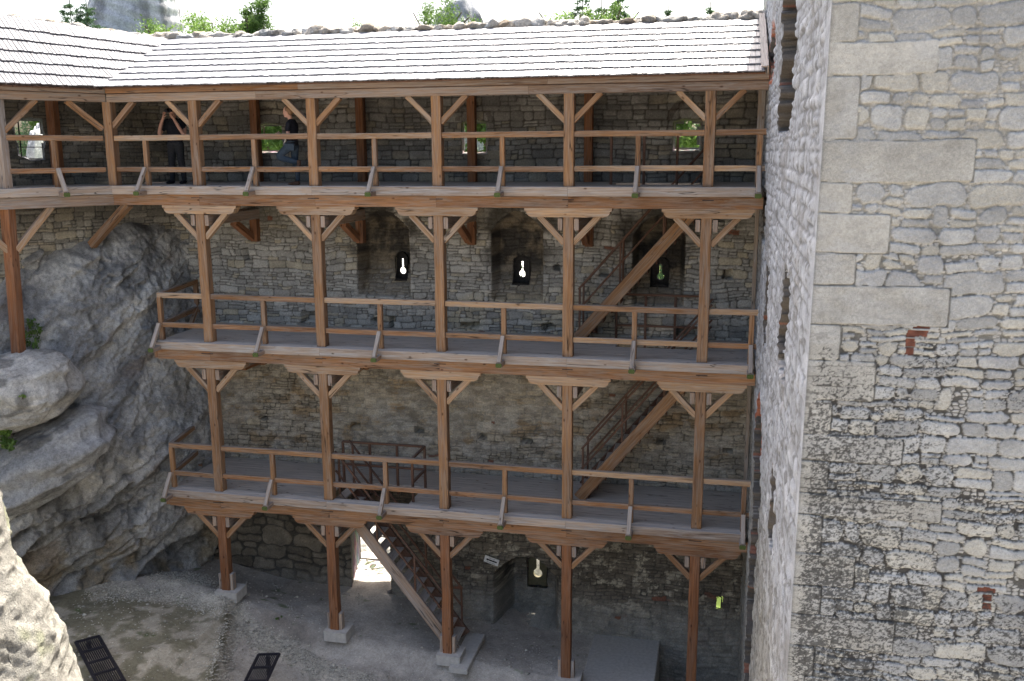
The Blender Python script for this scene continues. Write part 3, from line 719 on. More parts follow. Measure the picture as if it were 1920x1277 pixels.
# ------------------------------------------------------------------ roof
EZ, RZ = 9.03, 10.36
def roof_y(t): return lerp(-.30, YW3, t)
roof = thing('shingle_roof', 'long roof of pale wooden shingles over the main gallery, on braced posts', 'roof', (0, 0, L3))
wroof = thing('shingle_roof', 'left return of the shingle roof, meeting the long roof in a valley', 'roof', tuple(O+Vector((0, 0, L3))))
RV = random.Random(21)
def valley_x(t): return lerp(-7.30, -7.74, t)
def shingles(name, n, rise0, rise1, start, end, pt, par_, W):
    m = MB()
    for k in range(n):
        t0, t1 = k/n, (k+1)/n
        xa = start(t0); xe = end
        x = min(xa, start(t1))-.1
        while x < xe:
            w = RV.uniform(.07, .125); x2 = min(x+w, xe)
            # clip at the valley
            ov = .10/n
            ta = t0-RV.uniform(0, .012)-.015; tb = min(1.02, t1+ov)
            xm = start((t0+t1)/2)
            if x+w < start(t1)-.01: x += w; continue
            xl = max(x, start(t0)-.02)
            lift = .034
            off = RV.uniform(-.003, .004)
            gp = .007 if W else .003
            a0 = pt(xl+gp, ta); a1 = pt(max(x2-gp, start(t0)), ta); b0 = pt(max(x, start(t1)-.02)+gp, tb); b1 = pt(max(x2-gp, start(t1)), tb)
            nrm = (a1-a0).cross(b1-a0); nrm = nrm.normalized() if nrm.length > 1e-9 else Vector((0, 0, 1))
            if nrm.z < 0: nrm = -nrm
            th = .022
            A0, A1 = a0+nrm*(lift+off), a1+nrm*(lift+off+RV.uniform(-.002, .002)); B0, B1 = b0+nrm*.004, b1+nrm*.004
            vs = [A0, A1, B1, B0, A0+nrm*th, A1+nrm*th, B1+nrm*(th*.6), B0+nrm*(th*.6)]
            fs = [[3, 2, 1, 0], [4, 5, 6, 7], [0, 1, 5, 4], [1, 2, 6, 5], [2, 3, 7, 6], [3, 0, 4, 7]]
            uo, vo = RV.uniform(0, 300), RV.uniform(0, 300); L = (b0-a0).length
            uq = [(uo, vo), (uo, vo+w), (uo+L, vo+w), (uo+L, vo)]
            m.add(vs, fs, [[uq[i % 4] for i in f] for f in fs]); x += w
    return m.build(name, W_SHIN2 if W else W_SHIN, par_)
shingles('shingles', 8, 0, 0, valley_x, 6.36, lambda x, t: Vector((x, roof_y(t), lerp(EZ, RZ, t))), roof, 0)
def wsv(t): return lerp(.18, -2.39, t)
wfin = lambda s, t: Vector(wing(s, lerp(-.30, 1.95, t), lerp(EZ, RZ, t)+.062*max(0, s-wsv(t))*t))
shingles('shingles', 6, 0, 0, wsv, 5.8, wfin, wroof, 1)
# boards under the shingles
def sheet(name, corners, mat, parent, th=.03):
    m = MB(); c = [Vector(p) for p in corners]; n = (c[1]-c[0]).cross(c[3]-c[0]).normalized(); n = n if n.z > 0 else -n
    vs = [p-n*.005 for p in c]+[p-n*(th+.005) for p in c]
    fs = [[0, 1, 2, 3], [7, 6, 5, 4], [0, 4, 5, 1], [1, 5, 6, 2], [2, 6, 7, 3], [3, 7, 4, 0]]
    uvq = [(p.x, p.y) for p in c]; m.add(vs, fs, [[uvq[i % 4] for i in f] for f in fs]); return m.build(name, mat, parent)
P_ = lambda x, t: Vector((x, roof_y(t), lerp(EZ, RZ, t)))
sheet('roof_boarding', [P_(-7.28, 0), P_(6.36, 0), P_(6.36, 1), P_(-7.72, 1)], W_DARK, roof)
DZ_ = Vector((0, 0, -.03))
for q0, q1 in ((0, .5), (.5, 1)):
    for s0, s1 in ((None, 0.2), (.2, 2.0), (2.0, 3.9), (3.9, 5.8)):
        A_ = wsv(q0) if s0 is None else s0; B_ = wsv(q1) if s0 is None else s0
        sheet('roof_boarding', [wfin(A_, q0)+DZ_, wfin(s1, q0)+DZ_, wfin(s1, q1)+DZ_, wfin(B_, q1)+DZ_], W_DARK, wroof)
# barge board on the right gable end
m = MB(); m.beam((6.40, -.38, EZ+.015), (6.40, YW3+.05, RZ+.075), .035, .20); m.build('barge_board', W_GREY, roof)
m = MB(); m.beam((6.34, -.36, EZ+.09), (6.34, YW3+.05, RZ+.135), .11, .025); m.build('verge_board', W_GREY, roof)
for a, b in ((-7.42, -3.9), (-3.9, 1.9), (1.9, 6.44)):
    m = MB(); m.box((a+.002, -.02, L3+1.787), (b-.002, .20, L3+1.955)); m.build('eaves_beam', W_PALE, roof)
for a, b in ((-7.36, -2.9), (-2.9, 2.3), (2.3, 6.44)):
    m = MB(); m.box((a+.002, -.12, L3+1.965), (b-.002, -.075, L3+2.09)); m.build('fascia_board', W_BEAM if a < -3 else W_PALE, roof)
    m = MB(); m.box((a+.002, -.07, L3+1.957), (b-.002, .2, L3+2.03)); m.build('wall_plate', W_DARK, roof)
m = MB(); m.beam(wing(.0, .09, L3+1.872), wing(5.9, .09, L3+1.872), .22, .17); m.build('eaves_beam', W_PALE, wroof)
m = MB(); m.beam(wing(.05, -.10, L3+2.02), wing(5.9, -.10, L3+2.02), .045, .11); m.build('fascia_board', W_PALE, wroof)
m = MB(); m.beam(wing(.05, .06, L3+1.992), wing(5.9, .06, L3+1.992), .26, .06); m.build('wall_plate', W_DARK, wroof)
x = -7.0
while x < 6.4:
    m = MB(); m.beam((x, .02, EZ-.0), (x, YW3, RZ-.13), .1, .12); m.build('rafter', W_DARK, roof); x += .9
for x in [-7.46]+XS:
    m = MB(); m.beam((x, .105, L3), (x, .105, L3+1.787), .205, .205, upv=(0, 1, 0), ch=.012, wob=.005); m.build('post', W_POST, roof)
    for sg in (-1, 1):
        if x < -7 and sg < 0: continue
        m = MB(); m.beam((x+sg*.08, .10, L3+1.27), (x+sg*.62, .10, L3+1.80), .11, .125, upv=(0, 1, 0)); m.build('brace', W_POST if sg > 0 else W_CORB, roof)
m = MB(); m.beam(wing(.08, .10, L3+1.22), wing(.78, .10, L3+1.80), .11, .125, upv=tuple(Nw)); m.build('brace', W_POST, wroof)
for s_ in (2.15, 4.85):
    m = MB(); m.beam(wing(s_, .10, L3), wing(s_-.0, .10, L3+1.787), .21, .21, upv=(0, 1, 0)); m.build('post', W_GREY, wroof)
    for sg in (-1, 1):
        m = MB(); m.beam(wing(s_+sg*.08, .10, L3+1.15), wing(s_+sg*.75, .10, L3+1.80), .11, .125, upv=tuple(Nw)); m.build('brace', W_POST, wroof)
m = MB(); m.beam(wing(.55, 1.72, L3), wing(.55, 1.72, L3+2.6), .2, .2, upv=(0, 1, 0)); m.build('rear_post', W_RUST, wroof)
for x in XS[:4]:
    m = MB(); m.beam((x, 2.80, L3), (x, 2.80, L3+3.0), .19, .19, upv=(0, 1, 0)); m.build('rear_post', W_RUST, roof)
m = MB(); m.beam((6.36, 1.0, L3), (6.36, 1.0, L3+2.4), .14, .1, upv=(0, 1, 0)); m.build('rear_post', W_GREY, roof)
for L in (L1, L2):
    m = MB(); m.beam((6.40, 1.9, L), (6.40, 1.9, L+3.0), .08, .10, upv=(0, 1, 0)); m.build('end_post', W_GREY, g2 if L else g1)

# ------------------------------------------------------------------ stairs
def stairs(label, foot, topp, y0, y1, nst, rails=True, mat=W_POST, risers=True, extra_top=0, rail_ext=(0, 0)):
    """foot=(x,z) top=(x,z); runs along X, between y0 (near stringer) and y1"""
    root = thing('staircase', label, 'stairs', (foot[0], (y0+y1)/2, foot[1]))
    f = Vector((foot[0], 0, foot[1])); t = Vector((topp[0], 0, topp[1])); d = (t-f)
    for y, mm in ((y0, mat), (y1, W_DARK)):
        m = MB(); m.beam((f.x, y, f.z), (t.x, y, t.z), .075, .26); m.build('stringer', mm, root)
    for k in range(nst):
        q = (k+.6)/nst; p = f+d*q; s_ = 1 if d.x > 0 else -1
        m = MB(); m.box((p.x-.12, y0+.04, p.z+.02), (p.x+.12, y1-.04, p.z+.055), wob=.001); m.build('tread', W_DECK, root)
        if not risers: continue
        m = MB(); m.box((p.x+s_*.105-.012, y0+.05, p.z-.16), (p.x+s_*.105+.012, y1-.05, p.z+.018), wob=.001); m.build('riser', W_DARK, root)
    if rails:
        for y in (y0, y1):
            for hgt, th in ((.98, .055), (.52, .05)):
                m = MB(); a = f+d*(.02-rail_ext[0]); b = f+d*(1+rail_ext[1]); m.beam((a.x, y, a.z+hgt+.1), (b.x, y, b.z+hgt+.1), .045, th*.8); m.build('handrail' if hgt > .9 else 'mid_rail', W_DARK, root)
            for q in (.03, .34, .66, .97):
                p = f+d*q; m = MB(); m.beam((p.x, y, p.z), (p.x, y, p.z+1.08), .045, .045, upv=(0, 1, 0)); m.build('baluster', W_DARK, root)
    return root
stA = stairs('long flight from the dirt ground up into the lowest gallery behind the third post', (.12, -3.55), (-2.62, -.02), .30, 1.12, 15, mat=W_PALE, risers=False)
stB = stairs('flight from the lowest gallery deck up to the middle gallery, at the right end', (2.78, .02), (5.55, 3.40), 1.22, 2.02, 15)
stC = stairs('flight with orange stringer from the middle gallery to the top gallery, before the right niche', (2.62, 3.53), (5.45, 6.80), 1.60, 2.20, 15)
# guard rails round the stair wells
def guard(label, pts, L, gaps=None, y=None, hs=(1.0, .45)):
    root = thing('guard_rail', label, 'railing', (pts[0][0], pts[0][1], L))
    for a, b in zip(pts[:-1], pts[1:]):
        a = Vector((*a, L)); b = Vector((*b, L))
        for h in hs:
            m = MB(); m.beam(a+Vector((0, 0, h)), b+Vector((0, 0, h)), .06, .05); m.build('handrail' if h > .9 else 'mid_rail', W_DARK, root)
    done = set()
    for a, b in zip(pts[:-1], pts[1:]):
        n = max(1, round((Vector(b)-Vector(a)).length/.65))
        for k in range(n+1):
            p = Vector(a).lerp(Vector(b), k/n); key = (round(p.x, 1), round(p.y, 1))
            if key in done: continue
            done.add(key); m = MB(); m.beam((p.x, p.y, L-.2), (p.x, p.y, L+1.0), .055, .055, upv=(0, 1, 0)); m.build('baluster', W_DARK, root)
    return root
guard('dark rail around the stair well in the lowest deck, between second and third post', [(-2.80, 1.18), (-.80, 1.18), (-.80, .28)], L1)
guard('dark rail around the stair well in the middle deck before the right niche', [(3.45, 2.18), (5.4, 2.18)], L2, hs=(1.0, .30))
guard('dark rail around the stair well in the top deck, left of the right window', [(3.40, 1.2), (4.75, 1.2)], L3, hs=(1.0,))

# ------------------------------------------------------------------ tower on the right
tw = thing('stone_tower', 'huge pale stone tower wall with long squared quoins, filling the right side', 'tower', (8, -8, -4))
TX, TY = 6.465, -10.70
def px_plane_z(y):  # height on the tower front for a row of the photograph, measured at the corner
    return None
g = .0075
ta = np.arange(TX, 8.75, g); tz = np.arange(2.6, 10.4, g); A, Z = np.meshgrid(ta, tz)
Ax = A-TX
e, sid, sz = masonry(A, Z, .075, .205, .11, .44, 51, inset=(.001, .012), warp=.075, split=.34, rnd_c=.8)
pe, pid = pebbles(A+.01*fbm(A*9, Z*9, 2, 2), Z+.012*fbm(A*9, Z*9, 4, 2), .050, .030, 52)
r1 = _h(sid, sid*0+1, 7); r2_ = _h(sid, sid*0+2, 7); p1 = _h(pid, pid*0+3, 7)
drop = (sz < .016) | (r2_ > .975)               # cells filled with small chinking stones
ed = np.where(drop, -.02, e)+.016*(fbm(A*26, Z*26, 53, 4, g=.65)-.5)
isst = ss(-.003, .006, ed)
pm = ss(.10, .28, pe)*(p1 > .22)
hgt = isst*(.006+.012*r1+.003*ss(0, .03, ed))+(1-isst)*(pm*(.002+.009*p1)-.008)
hgt += .010*(fbm(A*2, Z*2, 54, 3)-.5)+.012*(fbm(A*34, Z*46, 55, 4, g=.7)-.5)*isst
stone_c = C(.372, .370, .352)[None, None]*(.78+.34*r1[..., None])*(.84+.32*fbm(A*18, Z*24, 199, 4, g=.65))[..., None]
stone_c = lerp(stone_c, C(.46, .43, .35)[None, None], ((r2_ > .66)*.5)[..., None]); stone_c = lerp(stone_c, C(.30, .30, .30)[None, None], (ss(.5, .7, fbm(A*3, Z*6, 56, 4))*.5*(r2_ < .35))[..., None])
peb_c = C(.42, .405, .37)[None, None]*(.78+.3*p1[..., None])
jt_c = (C(.345, .33, .29)[None, None]*(1-.62*ss(7.6, 5.6, Z+1.2*(fbm(A*1.5, Z*1.5, 77, 3)-.5)))[..., None])*(.75+.5*fbm(A*20, Z*20, 78, 3)[..., None])
col = lerp(lerp(jt_c, peb_c, pm[..., None]), stone_c, isst[..., None])
brk = [(7.30, 6.21, .13, .08), (7.23, 6.12, .07, .22), (7.99, 4.03, .16, .06), (8.01, 3.94, .07, .16), (8.02, 8.18, .18, .12)]
# quoins: z top, z bottom, right end (m from the corner)
QY = [(-20, 5, .62), (5, 80, .21), (80, 143, .80), (143, 262, .25), (262, 342, 1.13), (342, 400, .26), (400, 474, .56), (474, 533, .32), (533, 606, 1.05), (606, 673, .25), (673, 748, .54), (748, 812, .22),
      (812, 862, .80), (862, 923, .22), (923, 963, 1.14), (963, 1033, .21), (1033, 1093, .50), (1093, 1147, .24), (1147, 1206, .86), (1206, 1262, .22), (1262, 1330, .7)]
def zq(y):  # photo row -> height on the plane y = TY above the corner
    xx = 1565-(y/1277)*88
    v_ = (F*1.0)+r2*((xx-960)/foc)-u2*((y-638.5)/foc); tt = (TY+18.72)/v_.y; return 7.657+v_.z*tt
for i, (ya, yb, wd) in enumerate(QY):
    zt, zb = zq(ya), zq(yb); rr = random.Random(i); wv = .010*(fbm(A*4, Z*0+i, 57, 2)-.5)*2
    hx, hz = wd/2, (zt-zb)/2-.004; dx = np.abs(Ax+.0-hx+.02+wv)-hx+.0; dz = np.abs(Z-(zt+zb)/2+wv)-hz; rc_ = .03
    d = np.where(Ax < wd*.5, dz, np.sqrt(np.maximum(dx+rc_, 0)**2+np.maximum(dz+rc_, 0)**2)+np.minimum(np.maximum(dx, dz)+rc_, 0)-rc_)
    d = d+.006*(fbm(A*18, Z*18, 58+i, 3)-.5)
    reg = (np.abs(Z-(zt+zb)/2+wv) <= (zt-zb)/2+.0) & (Ax < wd-.018+.012*(fbm(Z*9, A*0+i, 5, 2)))
    q = ss(.003, -.004, d)
    qc = C(.395, .38, .338)[None, None]*(.86+.22*rr.random())*(.86+.28*fbm(A*16, Z*22, 200+i, 4, g=.65))[..., None]
    qc = lerp(qc, C(.40, .395, .375)[None, None], (.6*ss(.45, .65, fbm(A*2.5, Z*5, 80+i, 4)))[..., None])
    col = np.where(reg[..., None], lerp(jt_c, qc, q[..., None]), col)
    hgt = np.where(reg, q*.020+.006*(fbm(A*26, Z*26, 59, 4, g=.7)-.5)+.004*(rr.random()-.5), hgt)
for (bx_, bz_, bw, bh) in brk:
    m = (np.abs(A-bx_+.02*(fbm(A*14, Z*14, 15, 3)-.5)) < bw/2*(.8+.35*vn(Z*22, A*5, 16))) & (np.abs(Z-bz_+.02*(fbm(A*17, Z*17, 17, 3)-.5)) < bh/2) & ((Z*13.5) % 1.0 > .14); col = np.where(m[..., None], C(.19, .075, .05)[None, None]*(.4+.9*vn(A*25, Z*25, 4)[..., None]), col); hgt = np.where(m, -.004, hgt)
# black lichen crust, thick low down and thinning to the right; grows on faces and in joints alike
lich = .85*ss(6.3, 4.9, Z+.5*(fbm(A*1.2, Z*1.2, 81, 3)-.5))*ss(1.5, .0, Ax+.35*(fbm(A*1.5, Z*1.5, 82, 3)-.5))
lich += .55*ss(5.6, 3.4, Z)*ss(.44, .64, fbm(A*1.6, Z*2.6, 83, 4))+.30*ss(.56, .68, fbm(A*2, Z*2.5, 84, 4))*ss(7.2, 6.0, Z)
lich *= ss(.0, .16, Ax+.05*fbm(A*6, Z*6, 85, 2))*.95+.03
sp = fbm(A*46, Z*70, 86, 4, g=.75); lm = np.clip(lich, 0, 1); lmask = ss(.60-.24*lm, .74-.24*lm, sp)*ss(.02, .25, lm)
col = lerp(col, C(.045, .044, .042)[None, None], (.84*lmask)[..., None])
jd = (1-isst)*(1-pm)*ss(.0, .5, lm+.25*ss(8, 5, Z)); col = lerp(col, C(.06, .055, .05)[None, None], (jd*.8)[..., None])
Yf = TY-hgt
A = A+.0088*(Z-6.0); A[:, 0] -= .016
np_mesh('rubble_face', np.stack([A, Yf, Z], -1), grid_faces(len(tz), len(ta)), M_TOWER, col, tw)
# side face, seen at a very flat angle
tb = np.arange(TY-.036, 5.2, .03); tz2 = np.arange(-5.2, 14.5, .03); B, Z = np.meshgrid(tb, tz2)
e, sid, _ = masonry(B, Z, .12, .24, .18, .6, 61, inset=(.002, .02), warp=.05, split=.35, rnd_c=.5)
r1 = _h(sid, sid*0+1, 8)
h2 = ss(-.015, .03, e)*(.004+.030*r1)+.050*(fbm(B*.5, Z*.7, 62, 4)-.5)+.026*(fbm(B*5, Z*9, 63, 4)-.5)
dm = ss(TY+.5, TY+.2, B+.18*(np.floor(Z*3.1) % 2)); h2 = h2*(1-dm)+.012*dm
X = TX+.0088*(Z-6.0)*ss(-4, TY, B)-h2
col = C(.48, .475, .47)[None, None]*(.84+.24*r1[..., None])*(.8+.4*fbm(B*3, Z*8, 98, 4))[..., None]; col = lerp(col, C(.20, .185, .165)[None, None], (np.maximum(ss(.014, -.010, e)*.8, ss(.57, .66, fbm(B*5, Z*9, 64, 5, g=.65))*.75)*(1-dm))[..., None])
low_ = ss(3.5, 1.0, Z); col = lerp(col, col*np.array([.82, .78, .68]), low_[..., None])
dst = ss(.60, .70, fbm(B*1.0, Z*1.6, 64, 4)); col = lerp(col, C(.27, .245, .21)[None, None], (.45*dst)[..., None])
slits = [(-6.7, -3.9, 7.82, 11.5, 0), (-1.5, -.1, 8.85, 9.75, 1), (-8.2, -6.95, 5.05, 6.25, 0), (-3.4, -2.1, 4.35, 5.75, 0), (-7.45, -6.75, 2.6, 3.72, 0), (-3.5, -1.1, -5.3, 3.32, 2), (-.8, .6, 5.9, 6.9, 0)]
for (b0, b1, a0, a1, kd) in slits:
    bb0 = b0+.9*(fbm(Z*3.5, B*0+b0*9, 5, 3)-.5); bb1 = b1+1.3*(fbm(Z*3.0, B*0+b1*9, 6, 4)-.5); aa1 = a1+.14*(vn(B*6, Z*0, 9)-.5)-(.55*((B-(b0+b1)/2)/((b1-b0)/2))**2 if kd == 2 else 0)
    m = (B > bb0) & (B < bb1) & (Z > a0+.1*vn(B*6, Z*0, 19)) & (Z < aa1)
    X = np.where(m, X+.42, X)
    rim = (B > bb0-.12) & (B < bb1+.30) & (Z > a0-.05) & (Z < aa1+.14) & ~m
    jb = vn(Z*9, B*3, 31)
    bc = lerp(C(.10, .085, .07)[None, None], C(.20, .09, .06)[None, None], (jb > .78)[..., None]*1.0)
    m2 = (B > bb0) & (B < bb1+.10) & (Z > a0+.1*vn(B*6, Z*0, 19)) & (Z < aa1)
    col = np.where(m2[..., None], bc*1.3, col)
    if kd: rim &= ~m2
    if kd == 2: rim &= (Z > 2.6)
    bc = bc if kd != 2 else bc*0+C(.13, .115, .10)
    if kd: col = np.where(rim[..., None], lerp(C(.40, .13, .07), C(.33, .30, .27), (np.floor(Z*14) % 2 == 0)[..., None]*(.6 if kd == 1 else .15)), col)
np_mesh('side_face', np.stack([X, B, Z], -1), grid_faces(len(tz2), len(tb), None, True), M_TOWER, col, tw)
# plain remaining faces of the tower body
m = MB(); m.box((TX+.5, TY+.55, -5.2), (13.0, 5.1, 21.5), ch=.0, wob=0, seg=1); m.build('tower_core', M_CONC, tw)
def flat_grid(name, u, v, fn, c, parent, mat=M_TOWER, flip=False):
    U, V_ = np.meshgrid(u, v); P = fn(U, V_); k = .8+.4*fbm(U*3, V_*5, 3, 3); cc = np.array(c)[None, None]*k[..., None]
    return np_mesh(name, P, grid_faces(len(v), len(u), None, flip), mat, cc, parent)
flat_grid('upper_front', np.linspace(TX, 13, 120), np.linspace(10.39, 21.5, 100), lambda U, V_: np.stack([U, TY-.02*fbm(U*5, V_*7, 3, 3), V_], -1), (.42, .40, .37), tw)
flat_grid('lower_front', np.linspace(TX, 13, 120), np.linspace(-5.2, 2.61, 120), lambda U, V_: np.stack([U, TY-.02*fbm(U*5, V_*7, 3, 3), V_], -1), (.25, .24, .22), tw)
flat_grid('far_front', np.linspace(8.74, 13, 90), np.linspace(2.6, 10.4, 120), lambda U, V_: np.stack([U, TY-.02*fbm(U*5, V_*7, 3, 3), V_], -1), (.40, .39, .36), tw)
flat_grid('upper_side', np.linspace(TY, 5.17, 160), np.linspace(14.4, 21.5, 20), lambda U, V_: np.stack([TX+0*U, U, V_], -1), (.45, .44, .42), tw, flip=True)
flat_grid('rear_side', np.linspace(TX, 13, 40), np.linspace(-5.2, 21.5, 60), lambda U, V_: np.stack([U, 5.17+0*U, V_], -1), (.4, .39, .36), tw, flip=True)
flat_grid('tower_top', np.linspace(TX, 13, 10), np.linspace(TY, 5.17, 20), lambda U, V_: np.stack([U, V_, 21.5+0*U], -1), (.4, .39, .36), tw)

# ------------------------------------------------------------------ rock face on the left
def curve_pts(P, n):
    P = [Vector(p) for p in P]; out = []
    m = len(P)
    for k in range(n):
        t = k/(n-1)*(m-1); i = min(int(t), m-2); f = t-i
        p0 = P[max(i-1, 0)]; p1 = P[i]; p2 = P[i+1]; p3 = P[min(i+2, m-1)]
        out.append(.5*((2*p1)+(-p0+p2)*f+(2*p0-5*p1+4*p2-p3)*f*f+(-p0+3*p1-3*p2+p3)*f**3))
    return out
NC = 420
cp = curve_pts([(-6.7, 2.75), (-7.05, 2.1), (-7.45, 1.2), (-7.95, .2), (-8.6, -.8), (-9.3, -1.8), (-10.1, -3.0), (-10.6, -4.2), (-10.9, -5.8)], NC)
cx_ = np.array([p[0] for p in cp]); cy_ = np.array([p[1] for p in cp]); tx = np.gradient(cx_); ty = np.gradient(cy_); tl = np.hypot(tx, ty); nx_, ny_ = -ty/tl, tx/tl
nx_, ny_ = (nx_, ny_) if nx_.mean() > 0 else (-nx_, -ny_)
slen = np.cumsum(tl); zz = np.arange(-4.4, 6.7, .026)
U, Z = np.meshgrid(slen, zz); NX = np.broadcast_to(nx_, U.shape); NY = np.broadcast_to(ny_, U.shape)
st = Z+.62*U                                      # bedding rises to the right
wq = st+.35*(fbm(U*.7, Z*.7, 101, 3)-.5)*2
def ledge(w, per, sharp=.82):
    q = (w/per) % 1.0
    return np.where(q < sharp, (1-q/sharp), (q-sharp)/(1-sharp))
wq = st+.75*(fbm(U*.55, Z*.55, 101, 4)-.5)*2
amp1 = ss(.3, .7, fbm(U*.5, Z*.5, 102, 3))
off = -.25+.55*ss(-2.8, -1.2, Z)*ss(6.2, 4.0, Z)*np.exp(-((Z-1.0)/4.2)**2)
off += .55*(ledge(wq+.9, 3.1, .90)-.5)*(.35+.65*amp1)+.20*(ledge(wq+.3*fbm(U*2, Z*2, 8, 3), .95, .88)-.5)*amp1
off += .85*(fbm(U*.42, Z*.42, 104, 3)-.5)+.12*(fbm(U*2, st*2.5, 114, 4)-.5)+.17*(ridged(U*1.1+Z*.4, (Z-U*.4)*1.6, 105, 6)-.5)
off += .10*(ridged(U*3.2+Z*1.2, (Z-U*.5)*4.2, 117, 5)-.5)+.09*(fbm(U*9, st*12, 106, 4)-.5)+.05*(fbm(U*22, st*28, 116, 3)-.5)
crk = ss(.06, .0, np.abs(fbm(U*.9, st*1.6, 118, 5)-.5)); off -= .16*crk*amp1
off *= ss(.0, 1.0, U+.25)
off += (-.35*ss(-.9, -2.2, Z)+.45*ss(-2.1, -2.9, Z))*ss(.8, 2.0, U)
ztop = np.interp(slen, [0, .8, 1.7, 2.9, 3.8, 4.6, 5.6, 7, 9], [5.95, 6.15, 6.15, 5.75, 5.6, 5.2, 4.3, 3.7, 3.5])
ZT = np.broadcast_to(ztop, U.shape)+.25*(fbm(U*1.4, U*0, 107, 3)-.5)
rec = np.maximum(Z-ZT+.35, 0); off = off-1.9*rec**1.5*1.4-.0
PX = cx_[None, :]+NX*off; PY = cy_[None, :]+NY*off
col = C(.42, .41, .39)[None, None]*(.72+.55*fbm(U*1.2, st*2.2, 108, 5)[..., None]*1.1)
col = lerp(col, C(.62, .595, .545)[None, None], (ss(.46, .68, fbm(U*.9, st*1.4, 109, 4)+.10*ss(3, 6, Z))*.75)[..., None])
col = lerp(col, C(.17, .17, .17)[None, None], (ss(.50, .66, fbm(U*1.1, st*1.8, 110, 4))*.6)[..., None])
col = lerp(col, C(.07, .07, .07)[None, None], (.55*crk*amp1)[..., None])
col = lerp(col, C(.38, .30, .19)[None, None], (.75*ss(-.6, -2.0, Z)*ss(.48, .66, fbm(U*1.5, Z*1.5, 111, 4)))[..., None])
col = lerp(col, C(.27, .18, .12)[None, None], (.3*ss(.66, .74, fbm(U*.8, st*1.2, 112, 3)))[..., None])
col = lerp(col, C(.08, .075, .065)[None, None], (.45*ss(.57, .7, fbm(U*3, Z*1.1, 113, 5)))[..., None])
cl = np_mesh('cliff', np.stack([PX, PY, Z], -1), grid_faces(len(zz), NC), M_ROCK, col); tag(cl, kind='structure')
def boulder(name, label, c, r, rot, seed, sub=6, amp=.16, base=(.36, .36, .35), bed=1.0, cat='rock'):
    bm = bmesh.new(); bmesh.ops.create_icosphere(bm, subdivisions=sub, radius=1)
    P = np.array([v.co for v in bm.verts]); Fc = [[v.index for v in f.verts] for f in bm.faces]; bm.free()
    def n3(P, f, s): return (fbm(P[:, 0]*f+P[:, 2]*f*.37+s, P[:, 1]*f-P[:, 2]*f*.61+s, s, 4)+fbm(P[:, 2]*f+s, (P[:, 0]-P[:, 1])*f*.7, s+3, 4)-1)
    k = 1+amp*1.9*n3(P, 1.2, seed)+amp*.8*n3(P, 3.1, seed+9)+amp*.30*n3(P, 9.0, seed+20)
    Q = np.sign(P)*np.abs(P)**.82; Q = Q*k[:, None]*np.array(r)
    stz = Q[:, 2]+.35*Q[:, 0]; Q[:, :2] *= (1+.05*bed*(np.sin(stz*9+3*n3(P, 1.5, seed+2))))[:, None]
    Rm = np.array(Matrix.Rotation(rot[2], 3, 'Z') @ Matrix.Rotation(rot[1], 3, 'Y') @ Matrix.Rotation(rot[0], 3, 'X'))
    Q = Q @ Rm.T+np.array(c)
    kk = n3(P, 2.4, seed+31); cc = np.array(base)[None]*(1+.55*kk)[:, None]; d_ = ss(.12, .3, n3(P, 3.3, seed+41))[:, None]; cc = cc*(1-.5*d_)
    o = np_mesh(name, Q, Fc, M_ROCK, np.clip(cc, .03, .8)); tag(o, label, cat); return o
boulder('boulder', 'pale rounded limestone boulder carrying the lone post at the left edge', (-8.95, -1.95, 2.72), (1.25, 1.0, .80), (.1, -.18, .3), 3, base=(.48, .46, .42))
boulder('boulder', 'grey jutting boulder below the pale one, over a dark cleft at the left edge', (-8.75, -1.5, 1.05), (1.55, 1.0, .85), (.1, -.5, .35), 17, base=(.36, .355, .345))
# sunlit crag in the near left corner
zc_ = np.arange(-4.5, 4.35, .025); th_ = np.linspace(0, 2*math.pi, 420); TH, ZC = np.meshgrid(th_, zc_)
xr = np.interp(zc_, [-4.5, -1, 1.25, 1.77, 2.38, 2.8, 3.3, 3.6, 4.0, 4.32], [-1.4, -1.75, -2.33, -2.52, -2.82, -2.88, -3.0, -3.12, -3.6, -4.6])[:, None]
cxx = -5.3; rx = xr-cxx-.12; ry = rx*.78
nn = .30*(fbm(np.cos(TH)*1.6+ZC*.35+9, np.sin(TH)*1.6+ZC*.8, 121, 5)-.5)+.16*(ridged(TH*3, ZC*2.0, 122, 4)-.5)+.05*(fbm(TH*14, ZC*9, 123, 4)-.5)
tap = ss(-.5, 1.5, ZC)*0
PX = cxx+(rx+nn)*np.cos(TH); PY = -9.7+(ry+nn)*np.sin(TH)
fc = C(.33, .315, .275)[None, None]*(.7+.6*fbm(TH*5, ZC*2.5, 124, 5)[..., None]); fc = lerp(fc, C(.27, .29, .15)[None, None], (.5*ss(.6, .72, fbm(TH*4, ZC*2, 125, 3)))[..., None])
fg = np_mesh('rock_crag', np.stack([PX, PY, ZC], -1), grid_faces(len(zc_), 420), M_ROCK, fc); tag(fg, 'sunlit pale limestone crag in the near bottom left corner', 'rock')

